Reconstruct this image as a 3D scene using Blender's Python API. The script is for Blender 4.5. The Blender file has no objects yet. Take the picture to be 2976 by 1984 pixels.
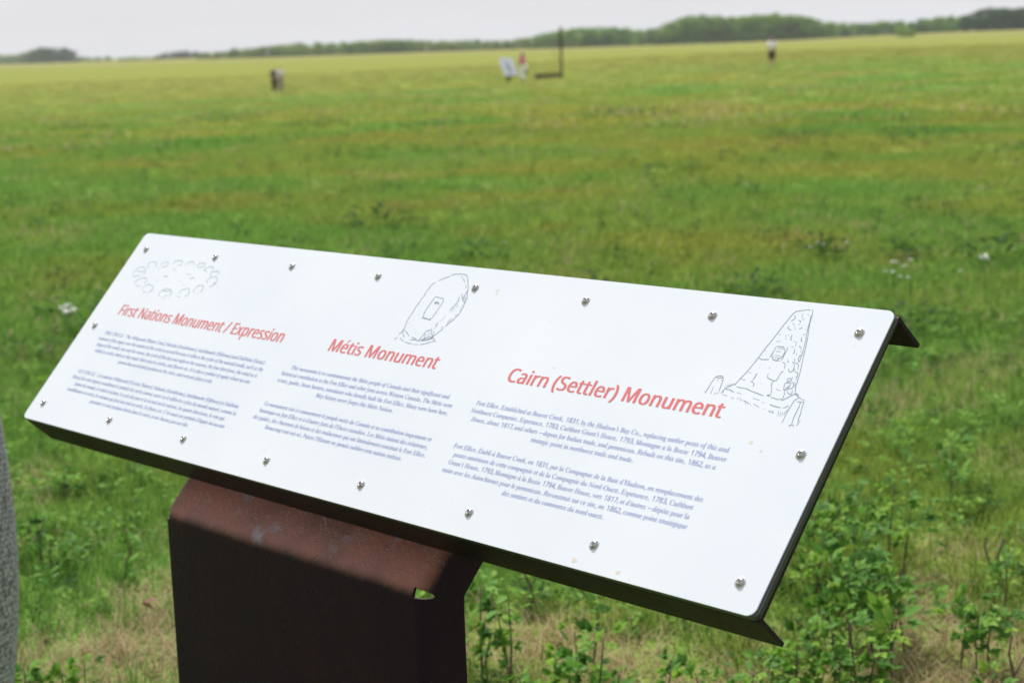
import bpy, bmesh, math, random
import numpy as np
from mathutils import Vector, Matrix
from mathutils.geometry import tessellate_polygon
from mathutils import noise as mnoise

random.seed(7)
rng = np.random.default_rng(7)
scene = bpy.context.scene
COL = scene.collection

# ------------------------------------------------------------------ camera
ROT = Matrix(((0.999455944, -0.0329820462, 0.0),
              (-0.00581091849, -0.176088439, 0.984357199),
              (-0.0324661146, -0.983821654, -0.176184293)))      # camera (x right, y down, z ahead) -> world
CAMPOS = Vector((0, 0, 1.6))
F_PX, CX, CY = 4808.9, 1488.0, 992.0
right, down, ahead = ROT.col[0], ROT.col[1], ROT.col[2]
cam = bpy.data.cameras.new('camera')
cam.sensor_width = 22.3
cam.lens = F_PX / 2976 * 22.3
cam.clip_start = 0.05
cam.clip_end = 9000
cam.dof.use_dof = True
cam.dof.focus_distance = 2.38
cam.dof.aperture_fstop = 3.7
camo = bpy.data.objects.new('camera', cam)
COL.objects.link(camo)
m = Matrix.Identity(4)
for i in range(3):
    m[i][0], m[i][1], m[i][2], m[i][3] = right[i], -down[i], -ahead[i], CAMPOS[i]
camo.matrix_world = m
scene.camera = camo

# ------------------------------------------------------------------ light
SUN = Vector((-0.118, 0.4876, 0.865)).normalized()               # direction towards the sun
world = bpy.data.worlds.new('World')
scene.world = world
world.use_nodes = True
wn = world.node_tree
bg = wn.nodes['Background']
sky = wn.nodes.new('ShaderNodeTexSky')
sky.sky_type = 'NISHITA'
sky.sun_disc = False
sky.sun_elevation = math.asin(SUN.z)
sky.sun_rotation = math.atan2(SUN.x, SUN.y)
sky.air_density = 1.0
sky.dust_density = 4.5
sky.ozone_density = 1.0
veil = wn.nodes.new('ShaderNodeMix')                               # thin white overcast over the whole sky
veil.data_type = 'RGBA'
veil.inputs[0].default_value = 0.72
veil.inputs[7].default_value = (9.85, 9.8, 10.6, 1)
cn = wn.nodes.new('ShaderNodeTexNoise'); cn.inputs['Scale'].default_value = 2.2; cn.inputs['Detail'].default_value = 5
ctc = wn.nodes.new('ShaderNodeTexCoord'); cmp_ = wn.nodes.new('ShaderNodeMapping'); cmp_.inputs['Scale'].default_value = (1, 1, 4)
cmr = wn.nodes.new('ShaderNodeMapRange'); cmr.inputs[1].default_value = 0.3; cmr.inputs[2].default_value = 0.7
cmr.inputs[3].default_value = 0.66; cmr.inputs[4].default_value = 0.80
wn.links.new(ctc.outputs['Generated'], cmp_.inputs[0]); wn.links.new(cmp_.outputs[0], cn.inputs['Vector'])
wn.links.new(cn.outputs[0], cmr.inputs[0]); wn.links.new(cmr.outputs[0], veil.inputs[0])
wn.links.new(sky.outputs[0], veil.inputs[6])
wn.links.new(veil.outputs[2], bg.inputs[0])
bg.inputs[1].default_value = 0.1
sun = bpy.data.lights.new('sun', 'SUN')
sun.energy = 4.8
sun.angle = math.radians(2.0)
sun.color = (1.0, 0.965, 0.92)
suno = bpy.data.objects.new('sun', sun)
COL.objects.link(suno)
suno.rotation_euler = (-SUN).to_track_quat('-Z', 'Y').to_euler()
scene.view_settings.view_transform = 'Standard'
scene.view_settings.look = 'None'
scene.view_settings.exposure = 0.0
scene.view_settings.gamma = 1.0
scene.view_settings.use_curve_mapping = False
scene.render.engine = 'CYCLES'
scene.cycles.use_denoising = True
scene.cycles.max_bounces = 6
scene.cycles.transparent_max_bounces = 8
scene.cycles.volume_bounces = 1

# ------------------------------------------------------------------ helpers
def tag(o, label=None, cat=None, group=None, kind=None):
    if label: o['label'] = label
    if cat: o['category'] = cat
    if group: o['group'] = group
    if kind: o['kind'] = kind
    return o

def empty(name, loc, rz=0.0):
    o = bpy.data.objects.new(name, None)
    o.empty_display_size = 0.1
    COL.objects.link(o)
    o.location = loc
    o.rotation_euler = (0, 0, rz)
    return o

def link(name, me, parent=None, mat=None, smooth=False):
    if mat is not None and not me.materials:
        me.materials.append(mat)
    if smooth:
        me.polygons.foreach_set('use_smooth', [True] * len(me.polygons))
    o = bpy.data.objects.new(name, me)
    COL.objects.link(o)
    if parent is not None: o.parent = parent
    return o

def mesh(name, verts, faces, mat=None, smooth=False):
    me = bpy.data.meshes.new(name)
    me.from_pydata([tuple(v) for v in verts], [], faces)
    me.update()
    if mat is not None: me.materials.append(mat)
    if smooth: me.polygons.foreach_set('use_smooth', [True] * len(me.polygons))
    return me

def px_dir(x, y):
    return ROT @ Vector(((x - CX) / F_PX, (y - CY) / F_PX, 1.0))

def px_plane_z(x, y, z):
    d = px_dir(x, y)
    return CAMPOS + d * ((z - CAMPOS.z) / d.z)

def px_depth(x, y, D):                                             # point at ground distance D (world y)
    d = px_dir(x, y)
    return CAMPOS + d * (D / d.y)

def sstep(a, b, t):
    t = max(0.0, min(1.0, (t - a) / (b - a)))
    return t * t * (3 - 2 * t)

def terrain(x, y):
    a = min(1.05, max(0.1, 0.56 - 0.0225 * (x - 2)))
    z = -a * sstep(14, 96, y) * (1 - sstep(125, 330, y))
    if y > 250:
        z += 1.15 * sstep(0.13, 0.30, x / y) * sstep(260, 540, y)
        z += -0.1
    if -20 < y < 60:
        z += 0.03 * (mnoise.noise(Vector((x * 0.5, y * 0.5, 3.1)))) * sstep(3.2, 6, y)
    return z

# ------------------------------------------------------------------ materials
def new_mat(name):
    mt = bpy.data.materials.new(name)
    mt.use_nodes = True
    return mt, mt.node_tree, mt.node_tree.nodes['Principled BSDF']

def plain(name, col, rough=0.6, metal=0.0, bump=None, var=0.0, vscale=8.0):
    mt, nt, p = new_mat(name)
    p.inputs['Roughness'].default_value = rough
    p.inputs['Metallic'].default_value = metal
    p.inputs['Base Color'].default_value = (*col, 1)
    tc = nt.nodes.new('ShaderNodeTexCoord')
    if var > 0:
        n = nt.nodes.new('ShaderNodeTexNoise'); n.inputs['Scale'].default_value = vscale; n.inputs['Detail'].default_value = 5
        nt.links.new(tc.outputs['Object'], n.inputs['Vector'])
        r = nt.nodes.new('ShaderNodeMapRange'); r.inputs[1].default_value = 0.25; r.inputs[2].default_value = 0.75
        r.inputs[3].default_value = 1 - var; r.inputs[4].default_value = 1 + var
        nt.links.new(n.outputs[0], r.inputs[0])
        mx = nt.nodes.new('ShaderNodeVectorMath'); mx.operation = 'SCALE'; mx.inputs[0].default_value = col
        nt.links.new(r.outputs[0], mx.inputs['Scale'])
        nt.links.new(mx.outputs[0], p.inputs['Base Color'])
    if bump:
        n = nt.nodes.new('ShaderNodeTexNoise'); n.inputs['Scale'].default_value = bump[0]; n.inputs['Detail'].default_value = 4
        nt.links.new(tc.outputs['Object'], n.inputs['Vector'])
        b = nt.nodes.new('ShaderNodeBump'); b.inputs['Strength'].default_value = bump[1]; b.inputs['Distance'].default_value = bump[2]
        nt.links.new(n.outputs[0], b.inputs['Height'])
        nt.links.new(b.outputs[0], p.inputs['Normal'])
    return mt

def ramp(nt, src, stops):
    r = nt.nodes.new('ShaderNodeValToRGB')
    e = r.color_ramp.elements
    while len(e) > 1: e.remove(e[-1])
    e[0].position, e[0].color = stops[0][0], (*stops[0][1], 1) if len(stops[0][1]) == 3 else stops[0][1]
    for pos, c in stops[1:]:
        q = e.new(pos); q.color = (*c, 1)
    nt.links.new(src, r.inputs[0])
    return r.outputs[0]

def noise(nt, vec, scale, detail=3, rough=0.5):
    n = nt.nodes.new('ShaderNodeTexNoise')
    n.inputs['Scale'].default_value = scale; n.inputs['Detail'].default_value = detail; n.inputs['Roughness'].default_value = rough
    nt.links.new(vec, n.inputs['Vector'])
    return n.outputs[0]

def mixc(nt, fac, a, b):
    mx = nt.nodes.new('ShaderNodeMix'); mx.data_type = 'RGBA'
    for s, v in ((0, fac), (6, a), (7, b)):
        if isinstance(v, (int, float)): mx.inputs[s].default_value = v
        elif isinstance(v, tuple): mx.inputs[s].default_value = (*v, 1)
        else: nt.links.new(v, mx.inputs[s])
    return mx.outputs[2]

def mathn(nt, op, a, b=None, clamp=False):
    n = nt.nodes.new('ShaderNodeMath'); n.operation = op; n.use_clamp = clamp
    for i, v in enumerate((a, b)):
        if v is None: continue
        if isinstance(v, (int, float)): n.inputs[i].default_value = v
        else: nt.links.new(v, n.inputs[i])
    return n.outputs[0]

GREEN = (0.143, 0.280, 0.056)
OLIVE = (0.250, 0.290, 0.058)
FAR = (0.225, 0.245, 0.050)
STRAW = (0.30, 0.235, 0.12)
BROWN = (0.240, 0.165, 0.070)

def meadow_colour(nt):
    """the meadow's own patches: one function of place, shared by the turf and the blades that stand on it"""
    g = nt.nodes.new('ShaderNodeNewGeometry')
    pos = g.outputs['Position']
    n1 = noise(nt, pos, 0.22, 4, 0.6)
    n2 = noise(nt, pos, 1.1, 3, 0.6)
    n3 = noise(nt, pos, 0.035, 3, 0.5)
    a = mathn(nt, 'ADD', mathn(nt, 'MULTIPLY', n1, 0.55), mathn(nt, 'MULTIPLY', n3, 0.45))
    f = nt.nodes.new('ShaderNodeMapRange'); f.interpolation_type = 'SMOOTHSTEP'
    f.inputs[1].default_value = 0.41; f.inputs[2].default_value = 0.57
    nt.links.new(a, f.inputs[0])
    c = mixc(nt, f.outputs[0], GREEN, OLIVE)
    # drier ground far off and before the woods
    sx = nt.nodes.new('ShaderNodeSeparateXYZ'); nt.links.new(pos, sx.inputs[0])
    yy = mathn(nt, 'ADD', sx.outputs[1], mathn(nt, 'MULTIPLY', n3, 60))
    fr = nt.nodes.new('ShaderNodeMapRange'); fr.interpolation_type = 'SMOOTHSTEP'
    fr.inputs[1].default_value = 85; fr.inputs[2].default_value = 190
    nt.links.new(yy, fr.inputs[0])
    c = mixc(nt, mathn(nt, 'MULTIPLY', fr.outputs[0], 0.85), c, FAR)
    fs = nt.nodes.new('ShaderNodeMapRange'); fs.inputs[1].default_value = 330; fs.inputs[2].default_value = 480
    nt.links.new(yy, fs.inputs[0])
    c = mixc(nt, mathn(nt, 'MULTIPLY', fs.outputs[0], 0.30), c, STRAW)
    # brownish worn spots
    fb = nt.nodes.new('ShaderNodeMapRange'); fb.inputs[1].default_value = 0.55; fb.inputs[2].default_value = 0.66
    nt.links.new(mathn(nt, 'ADD', mathn(nt, 'MULTIPLY', n2, 0.6), mathn(nt, 'MULTIPLY', n1, 0.4)), fb.inputs[0])
    c = mixc(nt, mathn(nt, 'MULTIPLY', fb.outputs[0], 0.45), c, BROWN)
    return c, pos, n1, n2

def ground_mat():
    mt, nt, p = new_mat('meadow_turf')
    c, pos, n1, n2 = meadow_colour(nt)
    nf = noise(nt, pos, 14, 4, 0.7)
    c2 = mixc(nt, ramp(nt, nf, [(0.35, (0, 0, 0)), (0.65, (1, 1, 1))]), c, (0.11, 0.10, 0.045))
    c = mixc(nt, 0.35, c, c2)
    nt.links.new(c, p.inputs['Base Color'])
    p.inputs['Roughness'].default_value = 0.9
    p.inputs['Specular IOR Level'].default_value = 0.0
    b = nt.nodes.new('ShaderNodeBump'); b.inputs['Strength'].default_value = 0.8; b.inputs['Distance'].default_value = 0.12
    nt.links.new(noise(nt, pos, 2.5, 6, 0.7), b.inputs['Height'])
    nt.links.new(b.outputs[0], p.inputs['Normal'])
    return mt

def leaf_shader(mt, nt, p, colour, trans=0.35, rough=0.55, spec=0.25):
    nt.links.new(colour, p.inputs['Base Color'])
    p.inputs['Roughness'].default_value = rough
    p.inputs['Specular IOR Level'].default_value = spec
    tr = nt.nodes.new('ShaderNodeBsdfTranslucent')
    nt.links.new(colour, tr.inputs['Color'])
    ms = nt.nodes.new('ShaderNodeMixShader'); ms.inputs[0].default_value = trans
    out = nt.nodes['Material Output']
    nt.links.new(p.outputs[0], ms.inputs[1]); nt.links.new(tr.outputs[0], ms.inputs[2])
    nt.links.new(ms.outputs[0], out.inputs['Surface'])

def blade_mat(name, dry):
    mt, nt, p = new_mat(name)
    at = nt.nodes.new('ShaderNodeAttribute'); at.attribute_name = 'rnd'
    r = at.outputs['Fac']
    if dry:
        c = ramp(nt, r, [(0.0, (0.19, 0.135, 0.065)), (0.5, (0.39, 0.305, 0.165)), (1.0, (0.60, 0.49, 0.32))])
    else:
        base, pos, n1, n2 = meadow_colour(nt)
        var = ramp(nt, r, [(0.0, (0.72, 0.78, 0.7)), (0.45, (1.0, 1.0, 1.0)), (0.80, (1.3, 1.22, 1.1)), (1.0, (1.7, 1.4, 1.5))])
        mx = nt.nodes.new('ShaderNodeMix'); mx.data_type = 'RGBA'; mx.blend_type = 'MULTIPLY'; mx.inputs[0].default_value = 1
        nt.links.new(base, mx.inputs[6]); nt.links.new(var, mx.inputs[7])
        c = mx.outputs[2]
    leaf_shader(mt, nt, p, c, 0.45, 0.7, 0.0)
    return mt

def foliage_mat(name, stops, trans=0.3, rough=0.5, spec=0.3):
    mt, nt, p = new_mat(name)
    at = nt.nodes.new('ShaderNodeAttribute'); at.attribute_name = 'rnd'
    oi = nt.nodes.new('ShaderNodeObjectInfo')
    f = mathn(nt, 'ADD', mathn(nt, 'MULTIPLY', at.outputs['Fac'], 0.6), mathn(nt, 'MULTIPLY', oi.outputs['Random'], 0.4))
    leaf_shader(mt, nt, p, ramp(nt, f, stops), trans, rough, spec)
    return mt

def steel_mat():
    mt, nt, p = new_mat('weathering_steel')
    tc = nt.nodes.new('ShaderNodeTexCoord'); v = tc.outputs['Object']
    n = noise(nt, v, 9, 6, 0.65)
    fine = noise(nt, v, 120, 3, 0.6)
    c = ramp(nt, n, [(0.3, (0.018, 0.0110, 0.020)), (0.52, (0.021, 0.0120, 0.019)), (0.72, (0.029, 0.0145, 0.0180))])
    # rust on upward faces; their skylight and the front's shade are put into colour
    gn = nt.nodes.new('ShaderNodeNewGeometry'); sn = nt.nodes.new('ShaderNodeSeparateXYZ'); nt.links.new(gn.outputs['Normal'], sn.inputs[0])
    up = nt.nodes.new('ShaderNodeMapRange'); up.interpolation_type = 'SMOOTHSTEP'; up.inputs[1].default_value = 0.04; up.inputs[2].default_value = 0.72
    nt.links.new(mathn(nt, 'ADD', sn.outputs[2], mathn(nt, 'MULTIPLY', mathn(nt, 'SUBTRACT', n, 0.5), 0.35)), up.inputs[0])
    skylit_rust = ramp(nt, n, [(0.3, (0.125, 0.060, 0.047)), (0.5, (0.205, 0.088, 0.064)), (0.68, (0.29, 0.095, 0.062))])
    c = mixc(nt, up.outputs[0], c, skylit_rust)
    patch = nt.nodes.new('ShaderNodeMapRange'); patch.inputs[1].default_value = 0.585; patch.inputs[2].default_value = 0.70
    nt.links.new(mathn(nt, 'ADD', mathn(nt, 'MULTIPLY', noise(nt, v, 17, 2), 0.8), mathn(nt, 'MULTIPLY', fine, 0.2)), patch.inputs[0])
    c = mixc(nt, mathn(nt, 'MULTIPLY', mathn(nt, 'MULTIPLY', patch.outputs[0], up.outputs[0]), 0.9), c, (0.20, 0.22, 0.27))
    vo = nt.nodes.new('ShaderNodeTexVoronoi'); vo.inputs['Scale'].default_value = 150
    nt.links.new(v, vo.inputs['Vector'])
    sp = nt.nodes.new('ShaderNodeMapRange'); sp.inputs[1].default_value = 0.14; sp.inputs[2].default_value = 0.34
    sp.inputs[3].default_value = 1; sp.inputs[4].default_value = 0
    nt.links.new(vo.outputs[0], sp.inputs[0])
    gate = mathn(nt, 'GREATER_THAN', noise(nt, v, 26, 3), 0.53)
    dots = mathn(nt, 'MULTIPLY', sp.outputs[0], gate)
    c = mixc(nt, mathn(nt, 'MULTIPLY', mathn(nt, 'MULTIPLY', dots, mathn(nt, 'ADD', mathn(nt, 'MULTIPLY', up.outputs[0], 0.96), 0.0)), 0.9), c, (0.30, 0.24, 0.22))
    nt.links.new(c, p.inputs['Base Color'])
    p.inputs['IOR'].default_value = 1.6
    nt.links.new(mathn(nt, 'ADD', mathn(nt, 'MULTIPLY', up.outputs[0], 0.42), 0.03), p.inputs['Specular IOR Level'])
    p.inputs['Specular Tint'].default_value = (1.0, 0.56, 0.44, 1)
    rr = nt.nodes.new('ShaderNodeMapRange'); rr.inputs[3].default_value = 0.30; rr.inputs[4].default_value = 0.55
    nt.links.new(n, rr.inputs[0]); nt.links.new(rr.outputs[0], p.inputs['Roughness'])
    b = nt.nodes.new('ShaderNodeBump'); b.inputs['Strength'].default_value = 0.7; b.inputs['Distance'].default_value = 0.002
    h = mathn(nt, 'ADD', fine, mathn(nt, 'MULTIPLY', dots, 0.9))
    nt.links.new(h, b.inputs['Height']); nt.links.new(b.outputs[0], p.inputs['Normal'])
    return mt

def panel_mat():
    mt, nt, p = new_mat('white_sign_face')
    tc = nt.nodes.new('ShaderNodeTexCoord'); v = tc.outputs['Object']
    c = ramp(nt, noise(nt, v, 3.0, 6, 0.6), [(0.3, (0.62, 0.665, 0.705)), (0.7, (0.68, 0.715, 0.75))])
    vo = nt.nodes.new('ShaderNodeTexVoronoi'); vo.inputs['Scale'].default_value = 42
    nt.links.new(v, vo.inputs['Vector'])
    sp = mathn(nt, 'LESS_THAN', vo.outputs[0], 0.045)
    gt = mathn(nt, 'GREATER_THAN', noise(nt, v, 6, 2), 0.56)
    c = mixc(nt, mathn(nt, 'MULTIPLY', mathn(nt, 'MULTIPLY', sp, gt), 0.5), c, (0.35, 0.30, 0.24))
    st = nt.nodes.new('ShaderNodeMapRange'); st.inputs[1].default_value = 0.68; st.inputs[2].default_value = 0.80
    nt.links.new(noise(nt, v, 11, 5, 0.7), st.inputs[0])
    c = mixc(nt, mathn(nt, 'MULTIPLY', st.outputs[0], 0.30), c, (0.58, 0.50, 0.38))
    nt.links.new(c, p.inputs['Base Color'])
    p.inputs['Roughness'].default_value = 0.32
    return mt

def knit_mat():
    mt, nt, p = new_mat('grey_knit')
    tc = nt.nodes.new('ShaderNodeTexCoord')
    mp = nt.nodes.new('ShaderNodeMapping'); mp.inputs['Scale'].default_value = (1, 1, 0.72); mp.inputs['Rotation'].default_value = (0.1, 0.25, 0.3)
    nt.links.new(tc.outputs['Object'], mp.inputs[0])
    vo = nt.nodes.new('ShaderNodeTexVoronoi'); vo.inputs['Scale'].default_value = 260; vo.inputs['Randomness'].default_value = 0.6
    nt.links.new(mp.outputs[0], vo.inputs['Vector'])
    c = ramp(nt, vo.outputs[0], [(0.10, (0.40, 0.41, 0.43)), (0.42, (0.22, 0.225, 0.24)), (0.66, (0.035, 0.035, 0.04))])
    nt.links.new(c, p.inputs['Base Color'])
    p.inputs['Roughness'].default_value = 0.95
    p.inputs['Sheen Weight'].default_value = 0.3
    b = nt.nodes.new('ShaderNodeBump'); b.invert = True; b.inputs['Strength'].default_value = 1.0; b.inputs['Distance'].default_value = 0.004
    nt.links.new(vo.outputs[0], b.inputs['Height']); nt.links.new(b.outputs[0], p.inputs['Normal'])
    return mt

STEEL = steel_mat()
PANEL = panel_mat()
INK_RED = plain('red_print', (0.60, 0.145, 0.14), 0.4)
INK_BLUE = plain('blue_print', (0.205, 0.265, 0.55), 0.4)
INK_GREY = plain('grey_line_print', (0.22, 0.265, 0.35), 0.4)
INK_PALE = plain('pale_line_print', (0.34, 0.41, 0.42), 0.4)
STAINLESS = plain('stainless_steel', (0.40, 0.39, 0.38), 0.25, 1.0)
GROUND = ground_mat()
BLADE = blade_mat('green_grass_blades', False)
BLADE_DRY = blade_mat('dry_grass_blades', True)
LEAF = foliage_mat('sapling_leaf', [(0.0, (0.055, 0.155, 0.025)), (0.5, (0.125, 0.30, 0.042)), (0.9, (0.27, 0.44, 0.06))], 0.42, 0.55, 0.15)
WEED = foliage_mat('low_weed_leaf', [(0.0, (0.022, 0.060, 0.014)), (0.5, (0.04, 0.11, 0.022)), (1.0, (0.10, 0.20, 0.035))], 0.35, 0.7, 0.1)
STEM = plain('brown_twig', (0.085, 0.055, 0.04), 0.8, var=0.3, vscale=60)
BARK = plain('grey_bark', (0.16, 0.15, 0.13), 0.9, var=0.3, vscale=3)
CROWN_DARK = foliage_mat('dark_green_crown', [(0.0, (0.060, 0.140, 0.026)), (0.45, (0.15, 0.28, 0.045)), (1.0, (0.28, 0.42, 0.065))], 0.3, 0.8, 0.0)
CROWN_PALE = foliage_mat('yellow_green_crown', [(0.0, (0.09, 0.16, 0.035)), (0.5, (0.21, 0.30, 0.055)), (1.0, (0.34, 0.42, 0.08))], 0.35, 0.8, 0.0)
CROWN_BRIGHT = foliage_mat('bright_bush_crown', [(0.0, (0.12, 0.24, 0.03)), (0.5, (0.24, 0.40, 0.045)), (1.0, (0.36, 0.52, 0.07))], 0.35, 0.8, 0.0)
CROWN_BLUE = foliage_mat('spruce_green_crown', [(0.0, (0.022, 0.055, 0.026)), (0.5, (0.045, 0.100, 0.036)), (1.0, (0.085, 0.16, 0.05))], 0.2, 0.8, 0.0)
WHITE_PETAL = plain('white_petal', (0.72, 0.72, 0.66), 0.6)
DEAD_LEAF = plain('red_brown_leaf', (0.16, 0.035, 0.02), 0.7)
TIMBER = plain('weathered_timber', (0.085, 0.052, 0.03), 0.85, var=0.3, vscale=6, bump=(30, 0.4, 0.01))

# ------------------------------------------------------------------ ground
def build_ground():
    def spread(lo, hi, n, k):
        t = np.linspace(-1, 1, n)
        s = np.sinh(k * t) / np.sinh(k)
        return np.where(s < 0, -s * lo, s * hi)
    xs = spread(-2600, 2600, 150, 7.0)
    ys = spread(-300, 4200, 300, 7.5)
    V, Fc = [], []
    for y in ys:
        for x in xs: V.append((x, y, terrain(x, y)))
    nx = len(xs)
    for j in range(len(ys) - 1):
        for i in range(nx - 1):
            a = j * nx + i
            Fc.append((a, a + 1, a + nx + 1, a + nx))
    o = link('meadow_ground', mesh('meadow_ground', V, Fc, GROUND, True))
    tag(o, kind='structure')
build_ground()

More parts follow.
